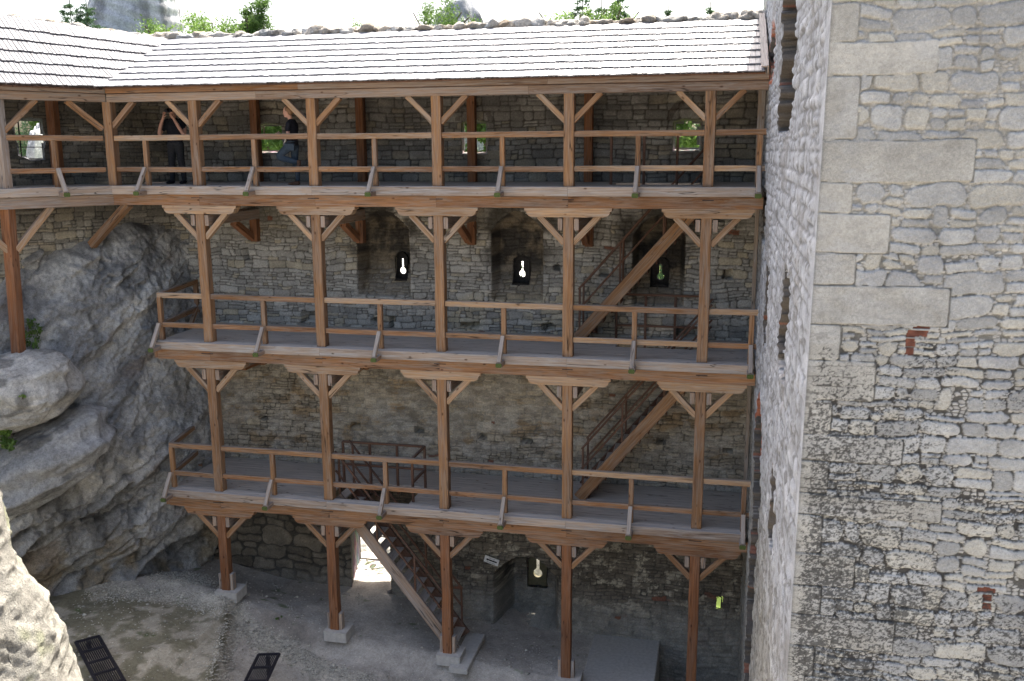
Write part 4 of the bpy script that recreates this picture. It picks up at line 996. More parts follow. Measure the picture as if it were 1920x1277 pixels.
# ------------------------------------------------------------------ courtyard ground
gx = np.arange(-12, 7.0, .04); gy = np.arange(-12.5, 4.6, .04); GX, GY = np.meshgrid(gx, gy)
front = np.interp(GX, [-12, -9.0, -7.5, -5.4, -2.7, 0, 2.7, 4.5], [-2.3, -2.5, -2.58, -2.70, -3.38, -3.64, -3.90, -3.98])
back = np.interp(GX, [-12, -7, -5, -2.5, 0, 3], [-2.6, -2.9, -3.28, -3.33, -3.93, -3.97])
gz = lerp(front, back, ss(0, 2.2, GY))
scl = -5.15+(-GY)*.36
gz += np.where(GY < .3, 1, 0)*ss(.3, -.4, GY)*(-.30*ss(-.12, .16, GX-scl+.25*(fbm(GX*2, GY*2, 130, 3)-.5))+.10*ss(.7, 0, np.abs(GX-scl)))
gz += -.22*ss(-7.9, -8.8, GX)*ss(-.5, .2, GY)*0+.10*np.exp(-((np.hypot((GX+6.9)/1.9, (GY+1.5)/1.9)-1)/.16)**2)*(GX < -5)
gz += .22*np.exp(-((GX+6.6)/1.5)**2-((GY+2.0)/1.3)**2)*(GX < scl)
pit = ss(4.53, 4.57, GX)*ss(-.9, -.85, GY+0*GX); gz = np.where((GX > 4.55), -4.95, gz)
nz = .05*(fbm(GX*1.3, GY*1.3, 131, 4)-.5)+.035*(fbm(GX*7, GY*7, 132, 4)-.5)*ss(1.6, -.2, GY)
gz = gz+nz
gravel = 1.5*np.clip(ss(.6, .0, np.abs(GY+.55-.25*np.sin(GX*.8)-.35*(fbm(GX*.9, GY*.9, 133, 3)-.5)+.35*ss(-4, 1, GX)))*ss(-9, -7.5, GX)+ss(.9, .2, np.hypot((GX+7.0)/1.2, (GY-.7)/.9))+.8*ss(.3, .0, np.abs(GX-scl))*(GY < .2), 0, 1)*ss(.30, .6, fbm(GX*2.5, GY*2.5, 134, 4)+.2)
col = C(.47, .425, .365)[None, None]*(.78+.45*fbm(GX*3, GY*3, 135, 4)[..., None])
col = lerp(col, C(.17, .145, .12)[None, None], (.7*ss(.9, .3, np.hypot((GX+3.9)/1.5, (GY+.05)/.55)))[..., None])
col = lerp(col, C(.68, .63, .52)[None, None], np.clip(gravel*(.35+.65*ss(.4, .62, fbm(GX*16, GY*16, 136, 3))), 0, 1)[..., None])
mound = (GX < scl)*ss(-.2, -.9, GY); col = lerp(col, lerp(C(.17, .155, .085), C(.44, .395, .30), ss(.46, .64, fbm(GX*3.5, GY*3.5, 137, 5))[..., None]), (mound*.8)[..., None])
pth = (1-mound)*ss(-.9, -1.5, GY); col = lerp(col, C(.48, .44, .37)[None, None]*(.7+.5*fbm(GX*6, GY*6, 138, 4)[..., None]), (pth*.7)[..., None])
col = lerp(col, C(.07, .13, .02)[None, None], (.6*ss(.76, .82, fbm(GX*3.2, GY*3.2, 139, 4)))[..., None])
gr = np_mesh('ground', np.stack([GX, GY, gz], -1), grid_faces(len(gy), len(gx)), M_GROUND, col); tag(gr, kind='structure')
def gzat(x, y):
    i = int(np.clip((y+12.5)/.04, 0, len(gy)-1)); j = int(np.clip((x+12)/.04, 0, len(gx)-1)); return float(gz[i, j])
m = MB(); m.box((3.0, .1, -4.9), (4.60, 2.44, -3.925), ch=.02, seg=3); o = m.build('stone_platform', M_CONC); tag(o, 'low grey plastered platform between the fourth and fifth ground posts', 'platform')
m = MB(); m.box((.12, -.30, -3.72), (.55, 1.30, -3.60), ch=.015); o = m.build('concrete_step', M_CONC); tag(o, 'flat pale concrete step slab at the foot of the long stairs', 'step')
# gravel: loose stones
rg = np.random.RandomState(4); V, Fc, Cc = [], [], []
octa = np.array([(1, 0, 0), (0, 1, 0), (-1, 0, 0), (0, -1, 0), (0, 0, 1), (0, 0, -1)], float); of = [(0, 1, 4), (1, 2, 4), (2, 3, 4), (3, 0, 4), (1, 0, 5), (2, 1, 5), (3, 2, 5), (0, 3, 5)]
cnt = 0
while cnt < 17000:
    x, y = rg.uniform(-8.6, 4.3), rg.uniform(-4.5, 2.2); i = int((y+12.5)/.04); j = int((x+12)/.04)
    if rg.rand() > gravel[i, j]*.95+.04: continue
    s = rg.uniform(.008, .024)*(2.2 if rg.rand() > .97 else 1); q = octa*(s*rg.uniform(.6, 1.4, (6, 1)))*np.array([1.2, 1, .6]); a = rg.uniform(0, 6.28); ca, sa_ = math.cos(a), math.sin(a)
    q = q @ np.array([[ca, -sa_, 0], [sa_, ca, 0], [0, 0, 1]]).T+np.array([x, y, gz[i, j]+s*.25]); b = len(V); V += q.tolist(); Fc += [tuple(b+k for k in f) for f in of]
    k = rg.uniform(.6, 1.25); Cc += [(.60*k, .56*k, .47*k)]*6; cnt += 1
o = np_mesh('gravel', V, Fc, M_GROUND, Cc, smooth=False); tag(o, 'loose pale gravel scattered over the dirt ground', 'gravel', kind='stuff')

# slatted metal grates
def grate(label, origin, ud, vd, Lg, Wg):
    o_ = Vector(origin); u = Vector(ud).normalized(); v = Vector(vd).normalized()
    root = thing('metal_grate', label, 'grate', tuple(o_), 0, 'black slatted metal grates')
    m = MB()
    for a in (0, Wg): m.beam(o_+v*a, o_+v*a+u*Lg, .05, .04)
    k = 0
    while k*.52 <= Lg+.01: m.beam(o_+u*(k*.52), o_+u*(k*.52)+v*Wg, .045, .05); k += 1
    m.build('frame', M_IRON, root)
    m = MB(); n = 12
    for i in range(1, n): m.beam(o_+v*(Wg*i/n), o_+v*(Wg*i/n)+u*Lg, .022, .014, ch=.001, wob=0, seg=1)
    m.build('slats', M_IRON, root)
    for (a, b) in ((.1, .5), (Lg-.2, .5)):
        m = MB(); c = o_+u*a+v*(Wg*b); m.beam(c, c+Vector((0, 0, -.42)), .09, .05, upv=(0, 1, 0)); m.build('leg', M_IRON, root)
grate('black slatted metal grate on the mossy mound, left one of two', (-7.12, -3.06, -2.32), (1.45, -1.30, .0), (.31, .33, 0), 2.15, .46)
grate('black slatted metal grate on the gravel path, right one of two', (-3.58, -1.95, -2.80), (.24, -1.07, 0), (.42, .12, 0), 2.15, .44)

# sign with arrow
sg = thing('arrow_sign', 'small white sign with a black arrow fixed on the wall beside the low keyhole niche', 'sign', (.46, YW+.02, -2.2))
def sp(u, v, d=0): a = R_(-16); return Vector((.47+u*math.cos(a)-v*math.sin(a), YW-.02-d, -2.20+u*math.sin(a)+v*math.cos(a)))
def spoly(m, pts, d0, d1): 
    n = len(pts); vs = [sp(u, v, d0) for u, v in pts]+[sp(u, v, d1) for u, v in pts]; fs = [list(range(n, 2*n)), list(range(n-1, -1, -1))]+[[i, (i+1) % n, n+(i+1) % n, n+i] for i in range(n)]; m.add(vs, fs, [[(0, 0)]*len(f) for f in fs])
m = MB(); spoly(m, [(-.185, -.085), (.185, -.085), (.185, .085), (-.185, .085)], 0, .015); m.build('board', M_WHITE, sg)
m = MB(); spoly(m, [(-.14, 0), (-.10, .032), (-.10, .018), (.14, .018), (.14, -.018), (-.10, -.018), (-.10, -.032)], .016, .019); m.build('arrow', M_BLACK, sg)
for vv, txt in ((.038, 'KIERUNEK'), (-.068, 'ZWIEDZANIA')):
    cu = bpy.data.curves.new('lettering', 'FONT'); cu.body = txt; cu.size = .036; cu.align_x = 'CENTER'; cu.extrude = .001; cu.materials.append(M_BLACK)
    tmp = bpy.data.objects.new('tmp', cu); COL.objects.link(tmp); bpy.context.view_layer.update(); me = bpy.data.meshes.new_from_object(tmp.evaluated_get(bpy.context.evaluated_depsgraph_get())); bpy.data.objects.remove(tmp)
    iv = world_of(sg).inverted(); p0, pu, pv = sp(0, vv, .018), sp(1, vv, .018), sp(0, vv+1, .018); ex_, ez_ = pu-p0, pv-p0
    for v in me.vertices: q = p0+ex_*v.co.x+ez_*v.co.y+Vector((0, -v.co.z, 0)); v.co = iv @ q
    o = bpy.data.objects.new('lettering', me); COL.objects.link(o); o.parent = sg

# white frame strips in the second small window
wf = thing('window_frame', 'thin white frame in the middle small window of the top gallery', 'window frame', (-.02, YW3+.6, 7.6))
m = MB(); m.box((-.46, YW3+.6, 7.66), (-.43, YW3+.66, 8.32)); m.build('frame_side', M_WHITE, wf); m = MB(); m.box((.20, YW3+.6, 7.66), (.225, YW3+.66, 8.32)); m.build('frame_side', M_WHITE, wf)

# ------------------------------------------------------------------ outside
o = flat_grid('yard', np.linspace(-90, 90, 120), np.linspace(-120, 4.4, 120), lambda U, V_: np.stack([U, V_, -5.6+.5*fbm(U*.1, V_*.1, 3, 3)], -1), (.40, .365, .31), None, M_GROUND); tag(o, kind='structure')
o = flat_grid('meadow', np.linspace(-400, 400, 120), np.linspace(4.3, 900, 160), lambda U, V_: np.stack([U, V_, -5.9+2.0*fbm(U*.02, V_*.02, 3, 2)*ss(20, 80, np.abs(V_))], -1), (1, 1, 1), None, M_GRASS); tag(o, kind='structure')
o = flat_grid('path', np.linspace(-48, -4, 60), np.linspace(40, 190, 120), lambda U, V_: np.stack([U, V_, -3.1+.2*fbm(U*.2, V_*.2, 9, 2)], -1), (.62, .60, .55), None, M_GROUND); tag(o, kind='structure')  # wide pale ground sheet, added to show white through two keyholes
def crag_rock(name, label, c, r, seed, base=(.42, .425, .43), cat='rock', rot=(0, 0, 0), sub=6, amp=.14): return boulder(name, label, c, r, rot, seed, sub, amp, base, .6, cat)
crag_rock('rock_spire', 'tall pale limestone spire rising behind the roof at upper left', (-26.3, 30, 9), (2.9, 2.4, 9.5), 41, (.50, .505, .52), amp=.07)
crag_rock('rock_spire', 'darker left shoulder of rock against the tall spire behind the roof', (-28.7, 31, 8.5), (1.6, 1.6, 8.0), 43, (.30, .305, .32), amp=.08)
crag_rock('rock_spire', 'grey rounded rock top with a bush at its foot, behind the middle of the roof', (-8.3, 31, 8.5), (1.9, 1.8, 7.1), 47, (.36, .365, .38), amp=.12)
crag_rock('rock_outcrop', 'sunlit white limestone rocks just outside the low doorway', (-4.2, 5.6, -4.3), (1.7, 1.4, 1.2), 53, (.55, .53, .48), amp=.2)
crag_rock('rock_outcrop', 'sunlit white rock outside the low keyhole', (1.2, 6.4, -4.7), (1.3, .8, 1.3), 59, (.6, .58, .52), amp=.16, sub=5)
gt = thing('iron_gate', 'black iron bar gate outside the low doorway behind the stairs', 'gate', (-3.1, YB+.25, -3.3))
m = MB()
for k in range(13): m.tube([(-3.85+k*.13, YB+.25, -2.75), (-3.85+k*.13, YB+.25, -1.0)], .011)
m.build('bars', M_IRON, gt)
m = MB(); m.tube([(-3.9, YB+.25, -2.72), (-2.2, YB+.25, -2.72)], .018); m.tube([(-3.9, YB+.25, -1.9), (-2.2, YB+.25, -1.9)], .014); m.build('cross_bar', M_IRON, gt)

def leaves(clusters, per, size, rnd, flat=.0):
    n = len(clusters)*per; cs = np.repeat(np.array([c[:3] for c in clusters]), per, 0); rs = np.repeat(np.array([c[3] for c in clusters]), per)
    d = rnd.normal(size=(n, 3)); d /= np.linalg.norm(d, axis=1)[:, None]; c = cs+d*(rs*rnd.uniform(.25, 1.05, n))[:, None]*np.array([1, 1, 1-flat])
    a = rnd.normal(size=(n, 3)); a /= np.linalg.norm(a, axis=1)[:, None]; b = np.cross(a, rnd.normal(size=(n, 3))); b /= np.linalg.norm(b, axis=1)[:, None]
    s = (size*rnd.uniform(.6, 1.3, n))[:, None]; V = np.stack([c-a*s, c+b*s*.45, c+a*s, c-b*s*.45], 1).reshape(-1, 3); return V, np.arange(n*4).reshape(-1, 4)
def tree(label, base, h, kind, seed, group='trees beyond the wall', per=None, wide=1.0, name=None, mat=None, size=None):
    rnd = np.random.RandomState(seed); rr = random.Random(seed); bx_, by_, bz_ = base
    root = thing(name or ('conifer_tree' if kind == 'c' else 'leafy_tree'), label, 'tree' if kind != 's' else 'bush', base, 0, group)
    m = MB(); lim = []
    if bz_ > -3.9: m.beam((bx_, by_, -5.5), (bx_, by_, bz_+.2), .3, .3, upv=(0, 1, 0), ch=.06)
    cl_ = []
    if kind == 'c':
        m.beam((bx_, by_, bz_), (bx_, by_, bz_+h*.8), .16, .16, upv=(0, 1, 0), ch=.05); m.beam((bx_, by_, bz_+h*.8), (bx_, by_, bz_+h), .04, .04, upv=(0, 1, 0)); k = 0
        z = h*.15
        while z < h*.99:
            r = (1-z/h)*h*.22*wide+.10; nb = max(6, int((14 if z > h*.6 else 3)*r+2))
            for i in range(nb):
                a = rr.uniform(0, 6.28); q = rr.uniform(.3, 1.0); cl_.append((bx_+math.cos(a)*r*q, by_+math.sin(a)*r*q, bz_+z-.15*r*q+rr.uniform(-.1, .1), .16+.16*r*.5))
            z += .28
        per = per or 45; V, Fc = leaves(cl_, per, size or .055, rnd, .5)
    else:
        hh = h if kind == 't' else h*.7; rw = h*.30*wide if kind == 't' else h*.55*wide
        m.beam((bx_, by_, bz_), (bx_+rr.uniform(-.2, .2), by_, bz_+hh*.55), .07*h**.6, .07*h**.6, upv=(0, 1, 0), ch=.03)
        for i in range(7):
            a = rr.uniform(0, 6.28); t = Vector((bx_+math.cos(a)*rw*.6, by_+math.sin(a)*rw*.6, bz_+h*rr.uniform(.55, .88))); m.beam((bx_, by_, bz_+h*rr.uniform(.25, .5)), t, .05, .05)
        nc = 70 if kind == 't' else 34
        for i in range(nc):
            a = rr.uniform(0, 6.28); q = rr.random()**.45; el = rr.uniform(-.8, 1.0); cl_.append((bx_+math.cos(a)*rw*q*math.sqrt(max(0, 1-el*el*.85)), by_+math.sin(a)*rw*q*math.sqrt(max(0, 1-el*el*.85)), bz_+h*(.62 if kind == 't' else .5)+el*h*(.36 if kind == 't' else .42)*(.6+.4*rr.random()), rr.uniform(.09, .17)*h*(.42 if kind == 't' else .9)))
        per = per or 230; V, Fc = leaves(cl_, per, size or .065, rnd)
    m.build('trunk', M_TRUNK, root)
    np_mesh('crown', V, Fc, mat or (L_DARK if kind == 'c' else L_GREEN), None, root, smooth=False)
    return root
tree('left conifer of a pair behind the left roof', (-26.6, 25, -4), 19.3, 'c', 1, wide=2.3); tree('right conifer of a pair behind the left roof, touching the spire', (-25.95, 25.4, -4), 19.25, 'c', 2, wide=2.3)
tree('small bush just right of the pale spire behind the roof', (-17.5, 20, 9), 4.7, 's', 3)
tree('low light green bush between the spire and the tall round tree', (-16.0, 20, 9), 4.75, 's', 4, mat=L_LIME, wide=1.25)
tree('tall round green tree behind the left part of the long roof', (-14.3, 20.5, 8), 6.1, 't', 5, wide=.62)
tree('low bush right of the tall round tree behind the roof', (-13.1, 20, 8.6), 4.2, 's', 6)
tree('broad low shrub behind the roof between the spire and the tall tree', (-15.1, 20.6, 9), 4.45, 's', 31, wide=1.3)
tree('small light bush alone behind the long roof, right of the tall tree', (-13.9, 30, 10.5), 4.0, 's', 7, mat=L_LIME, wide=.7)
tree('second small bush alone behind the long roof, nearer the middle rock', (-12.7, 30, 10.5), 3.8, 's', 8, wide=.7)
tree('bright bush at the left foot of the grey rock behind the middle of the roof', (-8.45, 28.5, 10.6), 4.9, 's', 9, wide=.95)
tree('pointed conifer left of three behind the right part of the roof', (-1.5, 30, -4), 19.2, 'c', 10, wide=2.4)
tree('light bush left among the three conifers behind the right part of the roof', (-1.9, 29.5, 10.6), 4.3, 's', 11, mat=L_LIME, wide=1.2)
tree('darker green bush right among the three conifers behind the right part of the roof', (-.3, 29.5, 10.6), 4.2, 's', 32, wide=1.3)
tree('middle bare-tipped conifer behind the right part of the roof', (-.6, 30.4, -4), 19.0, 'c', 12, wide=1.6)
tree('right conifer of three behind the right part of the roof', (.3, 30, -4), 19.15, 'c', 13, wide=1.9)
tree('tiny conifer tip showing above the coping near the tower', (2.7, 30, -4), 18.5, 'c', 14, wide=.6); tree('tiniest conifer tip beside the tower above the coping', (4.7, 30, -4), 18.6, 'c', 15, wide=.5)
tree('dense dark tree filling the right small window', (4.4, 15, 5.2), 5.8, 't', 16, wide=2.0, size=.10, mat=L_GREEN); tree('leafy tree seen through the left of the three small windows', (-12.3, 17, 5.5), 5.2, 't', 17, wide=1.5, size=.10)
tree('leafy tree seen on the right side of the middle small window', (-2.15, 13.8, 5.5), 4.8, 't', 18, wide=.75, size=.09)
tree('tree seen in the top of the barred left window', (-21.3, 16, 6.5), 5.2, 't', 19, wide=.7, size=.09); tree('lime green bush outside the low doorway', (-6.2, 9.5, -4.6), 3.4, 's', 20, mat=L_LIME)
crag_rock('rock_outcrop', 'pale crag seen through the barred left window', (-15.75, 8.2, 3.4), (.36, .8, 5.6), 61, (.62, .61, .58), sub=5)
# plants at the left edge
def plant(label, c, r, n, mat, seed, size=.05, cat='plant', name='leafy_plant'):
    rnd = np.random.RandomState(seed); rr = random.Random(seed)
    cl_ = [(c[0]+rr.uniform(-r, r), c[1]+rr.uniform(-r, r)*.6, c[2]+rr.uniform(-r, r)*.8, r*.45) for i in range(n)]
    root = thing(name, label, cat, c); V, Fc = leaves(cl_, 40, size, rnd); np_mesh('foliage', V, Fc, mat, None, root, smooth=False)
    m = MB(); m.tube([(c[0], c[1], c[2]-r), (c[0], c[1], c[2]+r*.3)], .01); m.build('stem', M_TRUNK, root)
plant('green fern clump on the rock behind the lone left post', (-8.95, -1.25, 3.85), .30, 14, L_GREEN, 1)
plant('lime green sprig growing from the cleft at the left edge', (-8.75, -2.6, 2.05), .13, 6, L_LIME, 2)
plant('dark green fern in the cleft below the lime sprig', (-8.6, -2.6, 1.75), .16, 8, L_GREEN, 3)
plant('small grass tuft on the ground between first and second ground post', (-4.05, -.05, -2.98), .06, 4, L_GREEN, 4, .02)
plant('moss cushion on the left side of the pale boulder', (-8.4, -2.75, 2.95), .07, 4, L_GREEN, 5, .02); plant('moss cushion on the right side of the pale boulder', (-8.05, -2.7, 2.82), .06, 4, L_LIME, 6, .02)
M_PUFF = plain('pale_green_cushion', (.24, .32, .17), (.42, .5, .32), 30, .9)
for i, (u, w_, r) in enumerate([(.0, .0, .045), (-.09, .07, .035), (.03, .17, .03), (-.10, .15, .04)]):
    c = (-3.18+u, -11.35, 2.62+w_); V, Fc = rock_blob(c, (r, r, r), random.Random(i), 3, .05)
    o = np_mesh('cushion_plant', [tuple(p) for p in V], Fc, M_PUFF); tag(o, 'small round pale green plant on the sunlit crag', 'plant', 'round pale green plants on the crag')

# ------------------------------------------------------------------ people
def skin_mesh(chains, extra=None, voxel=.012, sub=1):
    """chains: list of [(point, radius)...]; every chain becomes a smooth tapering tube; all are fused by a voxel remesh"""
    bm = bmesh.new()
    for ch in chains:
        pts = [Vector(p) for p, r in ch]; rs = [r if isinstance(r, tuple) else (r, r) for p, r in ch]
        P = []; Rr = []
        for i in range(len(pts)-1):
            for k in range(6):
                t = k/6; p0 = pts[max(i-1, 0)]; p1 = pts[i]; p2 = pts[i+1]; p3 = pts[min(i+2, len(pts)-1)]
                P.append(.5*((2*p1)+(-p0+p2)*t+(2*p0-5*p1+4*p2-p3)*t*t+(-p0+3*p1-3*p2+p3)*t**3)); q = t*t*(3-2*t); Rr.append((lerp(rs[i][0], rs[i+1][0], q), lerp(rs[i][1], rs[i+1][1], q)))
        P.append(pts[-1]); Rr.append(rs[-1]); N = 14; rings = []
        for i, p in enumerate(P):
            d = (P[min(i+1, len(P)-1)]-P[max(i-1, 0)]).normalized(); a = Vector((0, 1, 0)); a = (a-d*a.dot(d)); a = a.normalized() if a.length > .2 else (Vector((1, 0, 0))-d*d.x).normalized(); b = d.cross(a)
            rings.append([bm.verts.new(p+a*(Rr[i][0]*math.cos(2*math.pi*k/N))+b*(Rr[i][1]*math.sin(2*math.pi*k/N))) for k in range(N)])
        for i in range(len(rings)-1):
            for k in range(N): bm.faces.new((rings[i][k], rings[i][(k+1) % N], rings[i+1][(k+1) % N], rings[i+1][k]))
        for rg_, dd in ((rings[0], -1), (rings[-1], 1)):
            idx = 0 if dd < 0 else -1; d = (P[1]-P[0] if dd < 0 else P[-1]-P[-2]).normalized()*dd; c = bm.verts.new(P[idx]+d*min(Rr[idx])*.7)
            for k in range(N): bm.faces.new((rg_[k], rg_[(k+1) % N], c) if dd > 0 else (rg_[(k+1) % N], rg_[k], c))
    if extra: extra(bm)
    bmesh.ops.recalc_face_normals(bm, faces=bm.faces); me = bpy.data.meshes.new('tmp'); bm.to_mesh(me); bm.free()
    ob = bpy.data.objects.new('tmp', me); COL.objects.link(ob); md = ob.modifiers.new('r', 'REMESH'); md.mode = 'VOXEL'; md.voxel_size = voxel; md.use_smooth_shade = True
    sm = ob.modifiers.new('s', 'SMOOTH'); sm.iterations = 2; sm.factor = .4
    bpy.context.view_layer.update(); out = bpy.data.meshes.new_from_object(ob.evaluated_get(bpy.context.evaluated_depsgraph_get())); bpy.data.objects.remove(ob); return out
def head_extra(c, fwd, s=1.0, tilt=0):
    """an egg-shaped head with brow, nose, lips, chin and ears; fwd = facing angle about z"""
    def f(bm):
        Rz = Matrix.Rotation(fwd, 3, 'Z') @ Matrix.Rotation(tilt, 3, 'Y')
        def ell(o, r, seg=20):
            g_ = bmesh.ops.create_uvsphere(bm, u_segments=seg, v_segments=seg//2+2, radius=1)
            for v in g_['verts']: p = Vector((v.co.x*r[0], v.co.y*r[1], v.co.z*r[2])); v.co = Vector(c)+Rz @ ((p+Vector(o))*s)
        ell((0, 0, .02), (.098, .077, .108), 28); ell((.022, 0, -.050), (.070, .058, .068)); ell((.070, 0, -.092), (.024, .028, .020), 12)
        ell((.101, 0, -.012), (.013, .012, .028), 12); ell((.110, 0, -.030), (.013, .015, .011), 12); ell((.088, 0, .024), (.014, .046, .010), 12)
        ell((.090, 0, -.056), (.012, .023, .007), 12); ell((.088, 0, -.067), (.012, .020, .007), 12)
        for y in (-1, 1): ell((-.005, y*.078, -.012), (.020, .010, .032), 12); ell((.084, y*.031, .004), (.010, .013, .008), 12); ell((.066, y*.038, -.030), (.022, .018, .018), 12)
    return f
def hand_chains(w, d, side, up_, curl=.5, s=1.0):
    """palm from the wrist w along d; side = thumb direction; fingers curl towards -up_"""
    w = Vector(w); d = Vector(d).normalized(); sd = Vector(side); sd = (sd-d*sd.dot(d)).normalized(); u = d.cross(sd).normalized()
    if u.dot(Vector(up_)) < 0: u = -u
    ch = [[(w, (.026, .018)), (w+d*.045*s, (.038, .016)), (w+d*.085*s, (.040, .015))]]
    for i, (o_, l) in enumerate(((.030, .068), (.010, .078), (-.011, .073), (-.031, .056))):
        b = w+d*.08*s+sd*o_*s; a1 = curl*.6; q1 = (d*math.cos(a1)-u*math.sin(a1)); a2 = curl*1.5; q2 = d*math.cos(a2)-u*math.sin(a2); a3 = curl*2.3; q3 = d*math.cos(a3)-u*math.sin(a3)
        ch.append([(b, .0095*s), (b+q1*l*.42*s, .009*s), (b+(q1*.42+q2*.32)*l*s, .0083*s), (b+(q1*.42+q2*.32+q3*.26)*l*s, .0072*s)])
    b = w+d*.025*s+sd*.026*s; ch.append([(b, .012), (b+(d*.5+sd*.8)*.032*s, .011), (b+(d*.9+sd*.7)*.055*s-u*.012, .0088)])
    return ch
def put(name, me, mat, parent):
    inv = world_of(parent).inverted(); me.transform(inv); me.materials.clear(); me.materials.append(mat); me.name = name
    for p in me.polygons: p.use_smooth = True
    o = bpy.data.objects.new(name, me); COL.objects.link(o); o.parent = parent; return o
# woman: stands on one leg, facing left, the other shin drawn up behind her
wx, wy, wz = -3.42, .55, L3
W = thing('person', 'person with short fair hair in black T-shirt and jeans, facing left on one leg', 'person', (wx, wy, wz))
def w_(x, y, z): return Vector((wx+x, wy+y, wz+z))
hipz = .87
neck = [(w_(.02, 0, 1.30), (.05, .05)), (w_(.005, 0, 1.39), (.047, .047)), (w_(-.015, 0, 1.46), (.048, .05))]
torso = [(w_(.02, 0, hipz-.02), (.155, .115)), (w_(.025, 0, 1.02), (.125, .095)), (w_(.04, 0, 1.20), (.150, .105)), (w_(.035, 0, 1.31), (.150, .075)), (w_(.02, 0, 1.36), (.07, .05))]
legS = [(w_(.03, .085, hipz-.02), .088), (w_(.03, .08, .47), .058), (w_(.06, .08, .42), .052), (w_(.08, .075, .10), .036)]
footS = [(w_(.10, .075, .045), (.034, .035)), (w_(.0, .075, .035), (.040, .03)), (w_(-.10, .07, .022), (.036, .018))]
legL = [(w_(.02, -.085, hipz-.03), .09), (w_(-.21, -.09, .66), .068), (w_(-.225, -.09, .59), .060), (w_(-.02, -.09, .53), .054), (w_(.15, -.085, .49), .036)]
footL = [(w_(.19, -.085, .52), (.034, .034)), (w_(.19, -.08, .43), (.038, .03)), (w_(.13, -.08, .34), (.034, .02))]
armN = [(w_(.035, -.165, 1.29), .050), (w_(.03, -.19, 1.15), .040), (w_(.0, -.18, 1.02), .035), (w_(-.14, -.13, 1.045), .030), (w_(-.23, -.08, 1.06), .021)]
armF = [(w_(.035, .165, 1.29), .050), (w_(.03, .19, 1.15), .040), (w_(.0, .18, 1.02), .035), (w_(-.14, .10, 1.045), .030), (w_(-.23, .03, 1.07), .021)]
me = skin_mesh([neck, torso, legS, footS, legL, footL, armN, armF]+hand_chains(w_(-.23, -.08, 1.06), (-1, .25, .1), (0, .3, 1), (0, -1, 0), .5)+hand_chains(w_(-.23, .03, 1.07), (-1, -.15, .1), (0, -.3, 1), (0, 1, 0), .6), head_extra(w_(-.045, 0, 1.545), math.pi, .98, .05), .0075)
put('body', me, M_SKIN, W)
g_ = .014
def grow(ch, g=.014, a=0, b=None): return [(p, tuple(q+g for q in (r if isinstance(r, tuple) else (r, r)))) for p, r in ch[a:b]]
put('t_shirt', skin_mesh([grow(torso[:4]), [(w_(.035, 0, 1.22), (.16, .105)), (w_(.035, 0, 1.33), (.155, .085)), (w_(.03, 0, 1.35), (.10, .07))], [(w_(.035, -.12, 1.31), .055), (w_(.035, -.172, 1.27), .062), (w_(.03, -.195, 1.15), .060)], [(w_(.035, .12, 1.31), .055), (w_(.035, .172, 1.27), .062), (w_(.03, .195, 1.15), .060)], [(w_(.03, -.13, 1.325), .04), (w_(.02, 0, 1.345), (.062, .06)), (w_(.03, .13, 1.325), .04)]], None, .01), M_BLACK, W)
put('jeans', skin_mesh([grow([(w_(.02, 0, .80), (.12, .1)), (w_(.02, 0, .93), (.15, .108))], .012), grow(legS, .012), grow(legL, .012)], None, .01), M_JEANS, W)
put('shoe', skin_mesh([grow(footS, .010), [(w_(.10, .075, .03), (.04, .03)), (w_(-.14, .07, .022), (.04, .02))]], None, .008), M_SHOE, W); put('shoe', skin_mesh([grow(footL, .010)], None, .008), M_SHOE, W)
def hair(bm):
    for (o_, r) in (((-.018, 0, 1.585), (.098, .088, .088)), ((.012, 0, 1.548), (.062, .078, .085)), ((.075, 0, 1.55), (.030, .03, .035))):
        q = bmesh.ops.create_uvsphere(bm, u_segments=24, v_segments=14, radius=1)
        for v in q['verts']: v.co = w_(*o_)+Vector((v.co.x*r[0], v.co.y*r[1], v.co.z*r[2]))
put('hair', skin_mesh([], hair, .008), M_HAIR, W)
bag = thing('waist_bag', 'grey-blue pouch hanging at the hip of the person on one leg', 'bag', (wx+.02, wy-.16, wz+.78))
m = MB(); m.beam(w_(.14, -.15, .80), w_(-.08, -.17, .82), .07, .15, ch=.03, wob=.004, seg=4); m.build('pouch', M_JEANS, bag); m = MB(); m.beam(w_(-.09, -.165, .86), w_(-.05, -.15, 1.0), .012, .03); m.build('strap', M_CONC, bag)
# man: faces the viewer in the shade of the gallery, camera at his eye
mx, my, mz = -6.62, 1.25, L3
Mn = thing('person', 'person in black T-shirt and dark trousers holding a camera to the face', 'person', (mx, my, mz))
def q_(x, y, z): return Vector((mx+x, my+y, mz+z))
torso = [(q_(0, 0, .92), (.105, .17)), (q_(0, 0, 1.10), (.10, .165)), (q_(0, .0, 1.30), (.115, .19)), (q_(0, 0, 1.42), (.08, .17)), (q_(0, 0, 1.47), (.05, .07))]
neck = [(q_(0, 0, 1.44), .06), (q_(0, -.02, 1.56), .055)]
lg = lambda s_: [(q_(s_*.09, 0, .92), .095), (q_(s_*.12, -.01, .50), .064), (q_(s_*.13, 0, .45), .058), (q_(s_*.15, .02, .09), .04)]
ft = lambda s_: [(q_(s_*.15, .04, .05), .04), (q_(s_*.16, -.06, .04), (.042, .032)), (q_(s_*.17, -.16, .025), (.04, .022))]
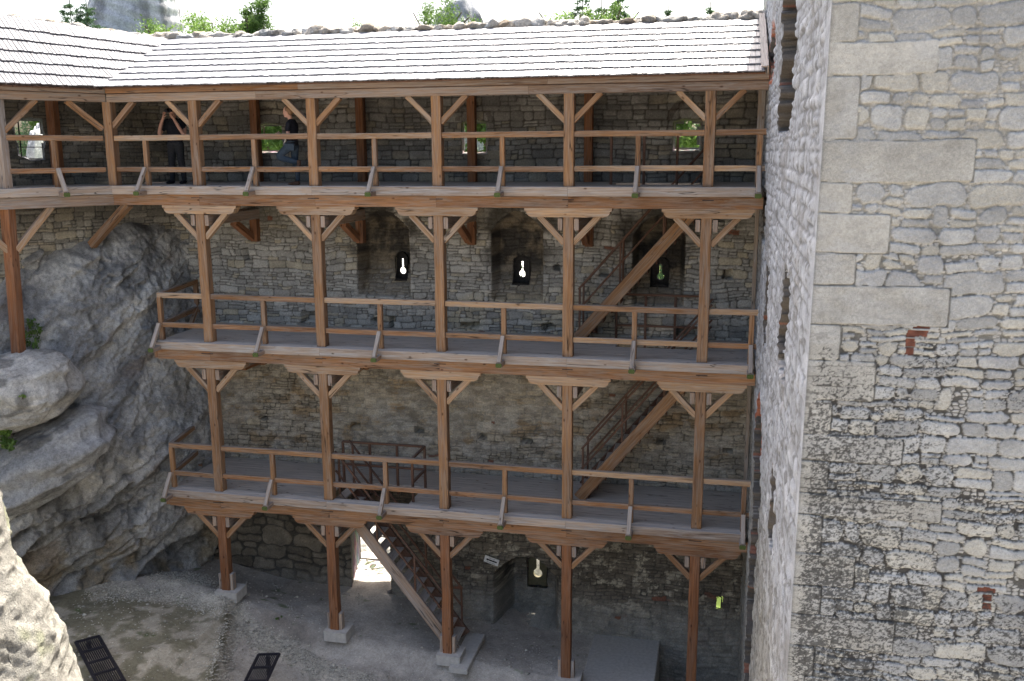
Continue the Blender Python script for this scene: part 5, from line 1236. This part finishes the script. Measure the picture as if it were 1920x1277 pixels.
ar = lambda s_: [(q_(s_*.19, 0, 1.40), .058), (q_(s_*.28, -.05, 1.24), .052), (q_(s_*.30, -.13, 1.13), .046), (q_(s_*.22, -.20, 1.30), .040), (q_(s_*.12, -.22, 1.49), .029)]
me = skin_mesh([torso, neck, lg(-1), lg(1), ft(-1), ft(1), ar(-1), ar(1)]+hand_chains(q_(-.12, -.22, 1.49), (.35, -.1, 1), (1, 0, 0), (0, -1, 0), .8)+hand_chains(q_(.12, -.22, 1.49), (-.35, -.1, 1), (-1, 0, 0), (0, -1, 0), .8), head_extra(q_(0, -.03, 1.64), -math.pi/2, 1.03, .08), .0085)
put('body', me, M_SKIN, Mn)
put('t_shirt', skin_mesh([grow(torso[:4]), [(q_(0, 0, 1.35), (.12, .19)), (q_(0, 0, 1.45), (.09, .13))], [(q_(-.13, 0, 1.42), .06), (q_(-.20, 0, 1.38), .070), (q_(-.27, -.06, 1.22), .066)], [(q_(.13, 0, 1.42), .06), (q_(.20, 0, 1.38), .070), (q_(.27, -.06, 1.22), .066)]], None, .011), M_BLACK, Mn)
put('trousers', skin_mesh([grow([(q_(0, 0, .86), (.1, .16)), (q_(0, 0, .98), (.1, .165))], .014), grow(lg(-1), .016), grow(lg(1), .016)], None, .011), M_TROUS, Mn)
for s_ in (-1, 1): put('shoe', skin_mesh([grow(ft(s_), .010)], None, .009), M_BLACK, Mn)
def hair(bm):
    for (o_, r) in (((0, .01, 1.685), (.082, .10, .088)), ((0, .045, 1.65), (.080, .07, .09))):
        q = bmesh.ops.create_uvsphere(bm, u_segments=24, v_segments=14, radius=1)
        for v in q['verts']: v.co = q_(*o_)+Vector((v.co.x*r[0], v.co.y*r[1], v.co.z*r[2]))
put('hair', skin_mesh([], hair, .009), M_HAIRD, Mn)
MY_ = 0
cm = thing('camera', 'black camera held to the face by the person in dark trousers', 'camera', tuple(q_(0, -.2, 1.6)))
m = MB(); m.beam(q_(-.07, -.175, 1.64), q_(.07, -.175, 1.64), .06, .09, ch=.012, wob=0, seg=1); m.build('camera_body', M_IRON, cm); m = MB(); m.tube([q_(.0, -.20, 1.64), q_(.0, -.30, 1.63)], .036, 16); m.build('lens', M_IRON, cm)
